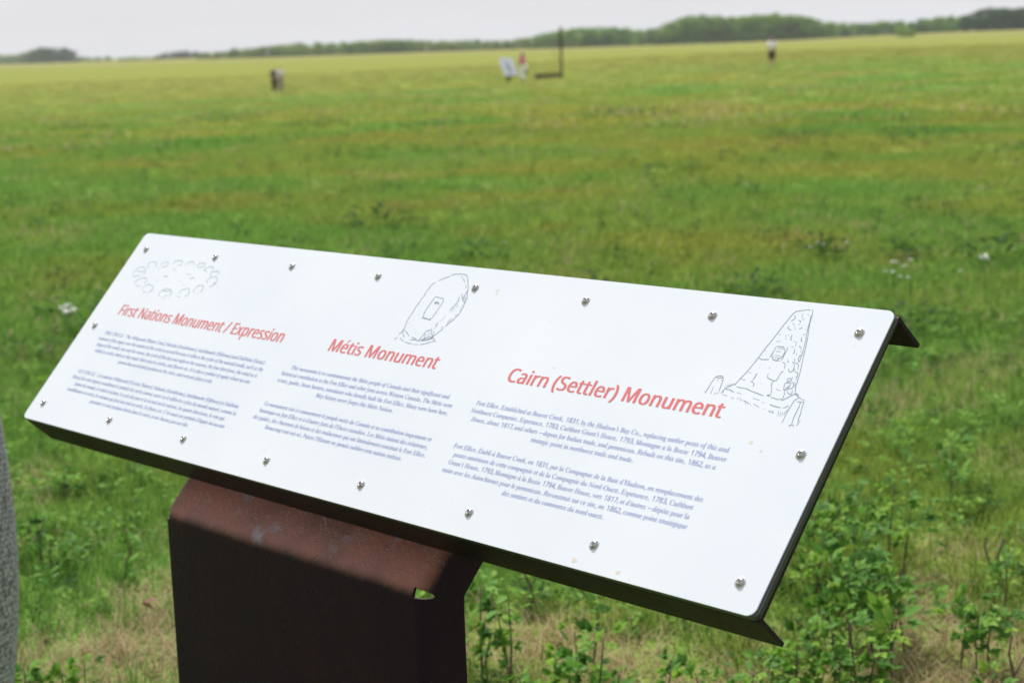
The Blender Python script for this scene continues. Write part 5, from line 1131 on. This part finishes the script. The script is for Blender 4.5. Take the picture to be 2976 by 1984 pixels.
# ------------------------------------------------------------------ people
def skinned(name, nodes, edges, mat, parent, sub=2):
    keys = list(nodes)
    me = bpy.data.meshes.new(name)
    me.from_pydata([nodes[q][0] for q in keys], [(keys.index(a), keys.index(b)) for a, b in edges], [])
    bm = bmesh.new(); bm.from_mesh(me)
    ly = bm.verts.layers.skin.verify()
    bm.verts.ensure_lookup_table()
    for i, q in enumerate(keys):
        r = nodes[q][1]
        bm.verts[i][ly].radius = (r, r) if not isinstance(r, tuple) else r
        bm.verts[i][ly].use_root = (i == 0)
    bm.to_mesh(me); bm.free()
    o = link(name, me, None, mat)
    s = o.modifiers.new('skin', 'SKIN'); s.use_smooth_shade = True
    d = o.modifiers.new('sub', 'SUBSURF'); d.levels = sub; d.render_levels = sub
    dg = bpy.context.evaluated_depsgraph_get()
    me2 = bpy.data.meshes.new_from_object(o.evaluated_get(dg))
    o.modifiers.clear(); o.data = me2
    if not me2.materials: me2.materials.append(mat)
    me2.polygons.foreach_set('use_smooth', [True] * len(me2.polygons))
    o.parent = parent
    return o

SKIN = plain('skin', (0.42, 0.24, 0.17), 0.55)
def person(label, loc, facing, h, hair, top, legs, armL, armR, short_legs=False, short_arms=False, skirt=False, fine=False, stride=0.0, hair_long=False, bulk=1.0):
    """stands at loc facing +y turned by facing; armL/armR are (elbow, hand) offsets from the shoulder in heights"""
    root = empty('person', loc, facing); tag(root, label, 'person')
    H = lambda x, y, z: (x * h, y * h, z * h)
    R = lambda r: (r[0] * h, r[1] * h) if isinstance(r, tuple) else r * h
    sh = 0.105
    N = {'pelvis': (H(0, 0, .52), R(.072)), 'waist': (H(0, .005, .60), R(.066)), 'chest': (H(0, 0, .72), R(.080)), 'collar': (H(0, -.005, .80), R(.045)),
         'neck': (H(0, .0, .845), R(.032)), 'jaw': (H(0, .014, .885), R(.042)), 'skull': (H(0, .0, .935), R(.055)), 'crown': (H(0, -.006, .965), R(.040))}
    E = [('pelvis', 'waist'), ('waist', 'chest'), ('chest', 'collar'), ('collar', 'neck'), ('neck', 'jaw'), ('jaw', 'skull'), ('skull', 'crown')]
    for s, nm, arm in ((-1, 'L', armL), (1, 'R', armR)):
        S = Vector((s * sh, 0, .795)); el = S + Vector(arm[0]); hd = S + Vector(arm[1])
        N['sh' + nm] = (H(*S), R(.034)); N['el' + nm] = (H(*el), R(.024)); N['wr' + nm] = (H(*(el.lerp(hd, .85))), R(.015)); N['hand' + nm] = (H(*hd), R(.018))
        E += [('collar', 'sh' + nm), ('sh' + nm, 'el' + nm), ('el' + nm, 'wr' + nm), ('wr' + nm, 'hand' + nm)]
        d = (hd - el).normalized(); side = d.cross(Vector((0, 1, 0))).normalized() if abs(d.y) < .9 else Vector((1, 0, 0))
        for k in range(4):
            q0 = hd + side * (k - 1.5) * .0085 + d * .012; q1 = q0 + d * (.022 + .004 * (k in (1, 2))) + Vector((0, .006, 0))
            N['f%d%s' % (k, nm)] = (H(*q0), R(.0055)); N['g%d%s' % (k, nm)] = (H(*q1), R(.0045))
            E += [('hand' + nm, 'f%d%s' % (k, nm)), ('f%d%s' % (k, nm), 'g%d%s' % (k, nm))]
        th_ = hd + Vector((-s * .012, .018, 0)) + d * .004
        N['t' + nm] = (H(*th_), R(.006)); E.append(('hand' + nm, 't' + nm))
        st = stride * s
        N['hip' + nm] = (H(s * .048, 0, .49), R(.056)); N['kn' + nm] = (H(s * .05, .012 + st * .5, .275), R(.036))
        N['an' + nm] = (H(s * .052, st, .045), R(.022)); N['toe' + nm] = (H(s * .058, st + .085, .018), R(.017))
        E += [('pelvis', 'hip' + nm), ('hip' + nm, 'kn' + nm), ('kn' + nm, 'an' + nm), ('an' + nm, 'toe' + nm)]
    skinned('body', N, E, SKIN, root)
    g = 1.16
    def grow(q, f=None): r = N[q][1]; return (N[q][0], r * (f or g) * bulk)
    B = bulk
    T = {'waist': (H(0, .0, .56), R(.079) * B), 'chest': (H(0, 0, .72), R(.090) * B), 'collar': (H(0, -.003, .80), R(.052) * B)}
    TE = [('waist', 'chest'), ('chest', 'collar')]
    if fine: T['hem'] = (H(0, 0, .47), R(.093)); TE = [('hem', 'waist')] + TE
    for nm in 'LR':
        T['sh' + nm] = grow('sh' + nm, 1.75 if fine else 1.3); T['el' + nm] = grow('el' + nm, 1.6 if fine else 1.25)
        TE += [('collar', 'sh' + nm)]
        if short_arms: T['el' + nm] = (tuple(Vector(N['sh' + nm][0]).lerp(Vector(N['el' + nm][0]), .7)), R(.034)); TE.append(('sh' + nm, 'el' + nm))
        else:
            T['wr' + nm] = (N['wr' + nm][0], R(.024 if not fine else .032)); TE += [('sh' + nm, 'el' + nm), ('el' + nm, 'wr' + nm)]
    skinned('sweater' if fine else 'shirt', T, TE, top, root, 3 if fine else 2)
    Lg = {'pelvis': (H(0, 0, .525), R(.080) * B)}; LE = []
    for nm in 'LR':
        Lg['hip' + nm] = grow('hip' + nm, 1.17); Lg['kn' + nm] = grow('kn' + nm, 1.35)
        LE += [('pelvis', 'hip' + nm), ('hip' + nm, 'kn' + nm)]
        if not short_legs: Lg['an' + nm] = (N['an' + nm][0], R(.034) * B * B); LE.append(('kn' + nm, 'an' + nm))
    skinned('shorts' if short_legs else 'trousers', Lg, LE, legs, root)
    HN = {'a': (H(0, -.012, .945), R(.060)), 'b': (H(0, -.022, .905), R(.054))}; HE = [('a', 'b')]
    if hair_long: HN['c'] = (H(0, -.035, .85), R(.045)); HN['d'] = (H(0, -.04, .80), R(.03)); HE += [('b', 'c'), ('c', 'd')]
    skinned('hair', HN, HE, hair, root)
    shoe = plain('shoe', (0.06, 0.055, 0.05), 0.6)
    for nm in 'LR':
        a = Vector(N['an' + nm][0]); t = Vector(N['toe' + nm][0])
        skinned('shoe', {'h': ((a.x, a.y - .015 * h, .022 * h), R(.024)), 'm': (tuple(a.lerp(t, .5) * 1.0 + Vector((0, 0, -a.z / 2 + .022 * h - t.z / 2 + 0))), R(.024)), 't': (tuple(t), R(.021))}, [('h', 'm'), ('m', 't')], shoe, root)
    # face
    sk = R(.055)
    fv = skinned('nose', {'a': (H(0, .050, .922), R(.006)), 'b': (H(0, .062, .905), R(.009))}, [('a', 'b')], SKIN, root, 2)
    eye = plain('eye', (0.03, 0.025, 0.02), 0.2)
    for s in (-1, 1):
        skinned('eye', {'a': (H(s * .018, .046, .925), R(.0055)), 'b': (H(s * .021, .046, .925), R(.005))}, [('a', 'b')], eye, root, 1)
        skinned('ear', {'a': (H(s * .052, .0, .925), R(.009)), 'b': (H(s * .052, .0, .905), R(.007))}, [('a', 'b')], SKIN, root, 1)
    skinned('mouth', {'a': (H(-.012, .050, .884), R(.0035)), 'b': (H(.012, .050, .884), R(.0035))}, [('a', 'b')], plain('lips', (0.35, 0.12, 0.10), 0.5), root, 1)
    return root

HAIR_DARK = plain('dark_hair', (0.035, 0.025, 0.02), 0.7)
HAIR_BROWN = plain('brown_hair', (0.16, 0.07, 0.045), 0.7)
HAIR_BLOND = plain('blond_hair', (0.55, 0.42, 0.28), 0.7)
HANG = ((.03, .01, -.17), (.035, .05, -.32))
HANGL = ((-.03, .01, -.17), (-.035, .05, -.32))
BENT = ((.035, .02, -.16), (-.03, .12, -.13))
BENTL = ((-.035, .02, -.16), (.03, .12, -.13))
def stand(px, D):
    q = px_depth(px, 150, D); return Vector((q.x, D, terrain(q.x, D)))

WH = plain('white_cloth', (0.82, 0.80, 0.82), 0.8)
GR = plain('light_grey_cloth', (0.66, 0.62, 0.63), 0.8)
BLK = plain('black_cloth', (0.014, 0.014, 0.016), 0.8)
NAVY = plain('dark_blue_cloth', (0.05, 0.055, 0.08), 0.8)
TAUPE = plain('taupe_cloth', (0.30, 0.24, 0.21), 0.8)
PINK = plain('pink_cloth', (0.62, 0.16, 0.33), 0.8)
p1 = person('person in dark clothes, left one of the couple far out in the meadow', stand(792, 112), math.radians(200), 1.62, HAIR_DARK, NAVY, BLK, HANGL, BENT, bulk=1.3)
p2 = person('fair haired person in a pale top and taupe trousers, right one of the couple', stand(811, 111.6), math.radians(160), 1.68, HAIR_BLOND, GR, TAUPE, BENTL, HANG, bulk=1.3)
p3 = person('brown haired person in a pink top and white trousers beside the far sign', stand(1517, 101), math.radians(70), 1.78, HAIR_BROWN, PINK, WH, BENTL, BENT, short_arms=True, hair_long=True, bulk=1.4)
# the pale scarf and dark coat p3 carries
cs = skinned('shawl', {'a': (( -.10, -.02, 1.34), .07), 'b': ((0, -.03, 1.36), .10), 'c': ((.10, -.02, 1.34), .07)}, [('b', 'a'), ('b', 'c')], GR, p3)
bq = stand(1523, 102.6)
ct = empty('dark_coat', (bq.x, bq.y, bq.z)); tag(ct, 'long dark coat carried over the arm of the person in white trousers', 'coat')
skinned('cloth', {'a': ((0, 0, 1.02), .07), 'b': ((.02, 0, .70), .11), 'c': ((.05, 0, .36), .10)}, [('b', 'a'), ('b', 'c')], BLK, ct)
p4 = person('person in a white shirt and black shorts walking alone at the right of the meadow', stand(2243, 98), math.radians(150), 1.84, HAIR_DARK, WH, BLK, HANGL, BENT, short_legs=True, short_arms=True, stride=.06, bulk=1.22)

# companion in the grey knitted sweater at the left edge
p5 = person('person in a chunky grey knitted sweater, only the sleeve showing at the left edge', (-0.787, 1.64, 0), math.radians(-8), 1.72, HAIR_BROWN,
            knit_mat(), plain('dark_trousers', (0.03, 0.032, 0.04), 0.8), ((-.03, .0, -.18), (-.03, .06, -.31)), ((.024, .0, -.17), (.006, .0, -.31)), fine=True, hair_long=True)

# ------------------------------------------------------------------ far sign, timber corner marker
def far_sign():
    q = stand(1477, 103)
    r = empty('distant_sign', (q.x, q.y, q.z), math.radians(33))
    tag(r, 'pale leaning sign panel on one dark post far out in the meadow', 'sign')
    zt = -1
    t = math.radians(58); vy = Vector((0, math.cos(t), math.sin(t))); nn = Vector((0, -math.sin(t), math.cos(t)))
    W2, H2, z0 = 1.0, 1.26, 0.34
    Q = lambda u, v, w: Vector((u, -0.28, z0)) + vy * v + nn * w
    pts = rounded_rect(W2, H2, 0.03, 4, -W2 / 2)
    n = len(pts)
    V = [Q(u, v, 0) for u, v in pts] + [Q(u, v, .012) for u, v in pts]
    Fc = [tuple(range(n, 2 * n)), tuple(reversed(range(n)))] + [(i, (i + 1) % n, n + (i + 1) % n, n + i) for i in range(n)]
    link('panel', mesh('panel', V, Fc, plain('pale_sign_face', (0.60, 0.62, 0.68), 0.45, var=.06, vscale=3)), r)
    V, Fc = [], []                                                  # a tall dark picture printed down its middle
    pic = [(-.12, .18), (.16, .16), (.12, .42), (.20, .62), (.06, .80), (.02, 1.04), (-.16, 1.02), (-.10, .78), (-.2, .55), (-.10, .36)]
    V = [Q(u, v, .0135) for u, v in pic]
    link('printed_picture', mesh('printed_picture', V, [tuple(range(len(pic)))], plain('grey_green_print', (0.27, 0.31, 0.31), 0.5)), r)
    bm = bmesh.new(); bmesh.ops.create_cube(bm, size=1.0, matrix=Matrix.Translation((0, 0.08, 0.28)) @ Matrix.Diagonal((.22, .12, .62, 1)))
    bmesh.ops.bevel(bm, geom=bm.edges[:], offset=.02, segments=2, affect='EDGES')
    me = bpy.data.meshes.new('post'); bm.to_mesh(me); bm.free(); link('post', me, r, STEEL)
    bm = bmesh.new(); bmesh.ops.create_cube(bm, size=1.0, matrix=Matrix.Translation(Q(0, .30, -.04)) @ Matrix.Rotation(t, 4, 'X') @ Matrix.Diagonal((.5, .7, .04, 1)))
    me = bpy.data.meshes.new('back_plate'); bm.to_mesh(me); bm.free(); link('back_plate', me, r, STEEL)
far_sign()

def beam(name, a, b, w, hh, parent, mat=TIMBER):
    d = (b - a); L = d.length; d.normalize()
    up = Vector((0, 0, 1)) if abs(d.z) < .9 else Vector((0, 1, 0))
    s = d.cross(up).normalized(); u = s.cross(d)
    V = []
    for i in range(7):
        c = a.lerp(b, i / 6); k = 1 + 0.06 * math.sin(i * 2.1)
        for sx, sy in ((-1, -1), (1, -1), (1, 1), (-1, 1)):
            V.append(c + s * sx * w / 2 * k + u * sy * hh / 2 * k)
    Fc = [(4 * i + k, 4 * i + (k + 1) % 4, 4 * i + 4 + (k + 1) % 4, 4 * i + 4 + k) for i in range(6) for k in range(4)]
    Fc += [(3, 2, 1, 0), (24, 25, 26, 27)]
    me = mesh(name, V, Fc, mat)
    bm = bmesh.new(); bm.from_mesh(me); bmesh.ops.recalc_face_normals(bm, faces=bm.faces); bm.to_mesh(me); bm.free()
    return link(name, me, parent)

def corner_marker():
    q = stand(1630, 103)
    gz = 1.6 - (226 - (288.7 - .033 * (1630 + 3296))) / F_PX * 103
    r = empty('timber_corner_marker', (q.x, q.y, min(q.z, gz)))
    tag(r, 'tall thin timber post with a low beam at its foot, beside the far sign', 'timber frame')
    beam('post', Vector((0, 0, -0.1)), Vector((0.03, 0, 3.12)), 0.15, 0.15, r)
    beam('base_beam', Vector((-1.62, -.1, .20)), Vector((0.04, -.1, .23)), .28, .24, r)
    beam('foot_block', Vector((-1.45, -.3, .03)), Vector((-1.45, .2, .03)), .2, .1, r)
    beam('brace', Vector((-.03, 0, .95)), Vector((-.52, 0, 1.62)), .035, .035, r)
corner_marker()

# ------------------------------------------------------------------ woods
def tree_meshes(k, kind):
    random.seed(100 + k)
    V, Fc, R = [], [], []
    lobes = []
    nl = 9 if kind != 'spruce' else 7
    for i in range(nl):
        if kind == 'spruce':
            z = 0.15 + 0.8 * i / nl; lobes.append((Vector((random.uniform(-.03, .03), random.uniform(-.03, .03), z)), 0.26 * (1.05 - z) + .03, .12))
        else:
            a = random.uniform(0, 6.28); z = random.uniform(.22, .84)
            wr = .30 * math.sin(math.pi * min(1, z * .75 + .22))
            lobes.append((Vector((math.cos(a) * wr * random.random(), math.sin(a) * wr * random.random(), z)), random.uniform(.14, .22), random.uniform(.10, .17)))
    if kind != 'spruce': lobes += [(Vector((random.uniform(-.06, .06), random.uniform(-.06, .06), .86)), .15, .13), (Vector((-.2, 0, .15)), .17, .13), (Vector((.2, .05, .13)), .17, .12)]
    n = 1150
    for i in range(n):
        c, rx, rz = random.choice(lobes)
        d = Vector((random.gauss(0, 1), random.gauss(0, 1), random.gauss(0, 1))).normalized() * random.uniform(.55, 1.08)
        p = c + Vector((d.x * rx, d.y * rx, d.z * rz))
        s = random.uniform(.020, .042)
        a = Vector((random.gauss(0, 1), random.gauss(0, 1), random.gauss(0, 1))).normalized(); b = a.orthogonal().normalized()
        a = a.cross(b)
        q = len(V)
        V += [p - a * s, p + b * s * .8, p + a * s, p - b * s * .8]; rr = random.random(); R += [rr] * 4
        Fc.append((q, q + 1, q + 2, q + 3))
    me = mesh('crown', V, Fc)
    at = me.attributes.new('rnd', 'FLOAT', 'POINT'); at.data.foreach_set('value', R)
    me.materials.append(CROWN_DARK)
    tm = stem_mesh('trunk', [Vector((0, 0, -.02)), Vector((.005, 0, .2)), Vector((-.01, .01, .5)), Vector((0, 0, .86))], .02, .004, BARK, 6)
    lm = stem_mesh('limb', [Vector((0, 0, .3)), Vector((.1, .03, .45)), Vector((.2, .05, .58))], .008, .002, BARK, 4)
    return me, tm, lm
TREES = [tree_meshes(i, 'round') for i in range(6)] + [tree_meshes(6, 'spruce')]
random.seed(21)

def hz(x): return 288.7 - 0.033 * (x + 3296.4)
TOP = [(-400, 165), (0, 158), (38, 160), (83, 151), (121, 139), (204, 140), (223, 163), (268, 167), (312, 161), (332, 169), (383, 164), (446, 166), (472, 155), (536, 147), (593, 152), (670, 143),
       (765, 134), (829, 127), (957, 122), (1084, 118), (1148, 112), (1276, 117), (1400, 116), (1500, 114), (1534, 105), (1574, 99), (1628, 87), (1735, 77), (1829, 82), (1846, 96), (1882, 74), (1909, 92),
       (1936, 67), (1983, 50), (2043, 45), (2137, 51), (2237, 40), (2338, 49), (2405, 65), (2539, 66), (2572, 60), (2666, 61), (2693, 51), (2807, 45), (2834, 31), (2907, 23), (2976, 24), (3400, 20)]
def topline(x):
    for (a, ya), (b, yb) in zip(TOP, TOP[1:]):
        if a <= x <= b: return ya + (yb - ya) * (x - a) / (b - a)
    return TOP[-1][1]
def tree(px, D, top_px, mat, label, group, wide=1.0, kind=None, name='tree', cat='tree'):
    q = px_depth(px, hz(px), D)
    gz = terrain(q.x, D)
    zt = 1.6 + (hz(px) - top_px) / F_PX * D
    hgt = max(1.2, zt - gz)
    r = empty(name, (q.x, D, gz), random.uniform(0, 6.28)); tag(r, label, cat, group)
    c, t, l = TREES[6 if kind == 'spruce' else random.randrange(6)]
    sc = hgt / 0.98
    wd = sc * wide
    for nm, me in (('crown', c), ('trunk', t), ('limb', l)):
        if kind == 'bush' and nm == 'limb': continue
        o = link(nm, me, r); o.scale = (wd, wd, sc)
        if nm == 'crown':
            o.material_slots[0].link = 'OBJECT'; o.material_slots[0].material = mat
GRPS = [(-200, 100, 950, CROWN_PALE, 'low yellow green tree in the distant woods at the far left edge', 'low trees at the far left edge', 16, 1.3),
        (90, 225, 900, CROWN_BLUE, 'dark bluish tree in the raised clump at the far left', 'dark clump at the far left', 15, 1.0),
        (232, 330, 950, CROWN_PALE, 'low pale tree in the gap between the two left clumps', 'low trees in the left gap', 14, 1.4),
        (345, 470, 760, CROWN_PALE, 'rounded pale bush tree right of the far left clump', 'rounded bushes at the left', 15, 1.4),
        (460, 600, 900, CROWN_BLUE, 'bluish dark tree in the low wood left of the couple', 'low dark wood left of the couple', 15, 1.2),
        (575, 1540, 620, CROWN_PALE, 'yellow green tree in the long low wood behind the couple and the far sign', 'long low wood', 15, 1.2),
        (1545, 1850, 560, CROWN_DARK, 'green tree in the wood just right of the tall timber post', 'wood right of the timber post', 17, 1.05),
        (1860, 2420, 540, CROWN_DARK, 'dark green tree in the tall rounded wood behind the man in shorts', 'tall rounded wood', 17, 1.0),
        (2420, 2800, 560, CROWN_DARK, 'dark tree in the lower wood behind the lone bush', 'lower wood at the right', 17, 1.1),
        (2805, 3200, 520, CROWN_BLUE, 'darkest tree in the tall wood at the far right edge', 'tall dark wood at the far right', 18, 1.0)]
for x0, x1, D, mat, lab, grp, step, wide in GRPS:
    x = x0
    while x < x1:
        for row in (0, 1):
            xx = x + random.uniform(-6, 6) + row * step / 2
            if xx > x1 + 5: continue
            tp = topline(xx) + (random.uniform(-1.0, 5) + (5, 0)[row] * random.random()) * (0.25 if D > 700 else 1)
            mt = mat
            if mat is CROWN_PALE and random.random() < .28: mt = CROWN_DARK
            if mat is CROWN_DARK and random.random() < .16: mt = CROWN_PALE
            tree(xx, D + (0, 14)[row] + random.uniform(-4, 4), tp, mt, lab, grp, wide * 1.5 * random.uniform(.85, 1.2))
        x += step * random.uniform(1.15, 1.6)
for xx in (2614, 2632, 2650):
    tree(xx, 400, 79 + abs(xx - 2632) * .25, CROWN_BRIGHT, 'bright yellow green stem clump of the lone round bush standing before the right wood', 'lone bush before the right wood', 1.5, 'bush', 'bush', 'bush')

# ------------------------------------------------------------------ haze
def haze():
    V = [(x, y, z) for z in (-3.0, 22.0) for y in (-60, 1500) for x in (-900, 900)]
    Fc = [(0, 2, 3, 1), (4, 5, 7, 6), (0, 1, 5, 4), (2, 6, 7, 3), (0, 4, 6, 2), (1, 3, 7, 5)]
    mt = bpy.data.materials.new('haze'); mt.use_nodes = True
    nt = mt.node_tree; nt.nodes.remove(nt.nodes['Principled BSDF'])
    pv = nt.nodes.new('ShaderNodeVolumePrincipled')
    pv.inputs['Color'].default_value = (0.86, 0.91, 1.0, 1)
    pv.inputs['Density'].default_value = 0.00018
    pv.inputs['Anisotropy'].default_value = 0.3
    nt.links.new(pv.outputs[0], nt.nodes['Material Output'].inputs['Volume'])
    o = link('haze', mesh('haze', V, Fc, mt)); tag(o, kind='stuff')
    o['label'] = 'thin pale haze lying over the whole meadow'; o['category'] = 'haze'
haze()
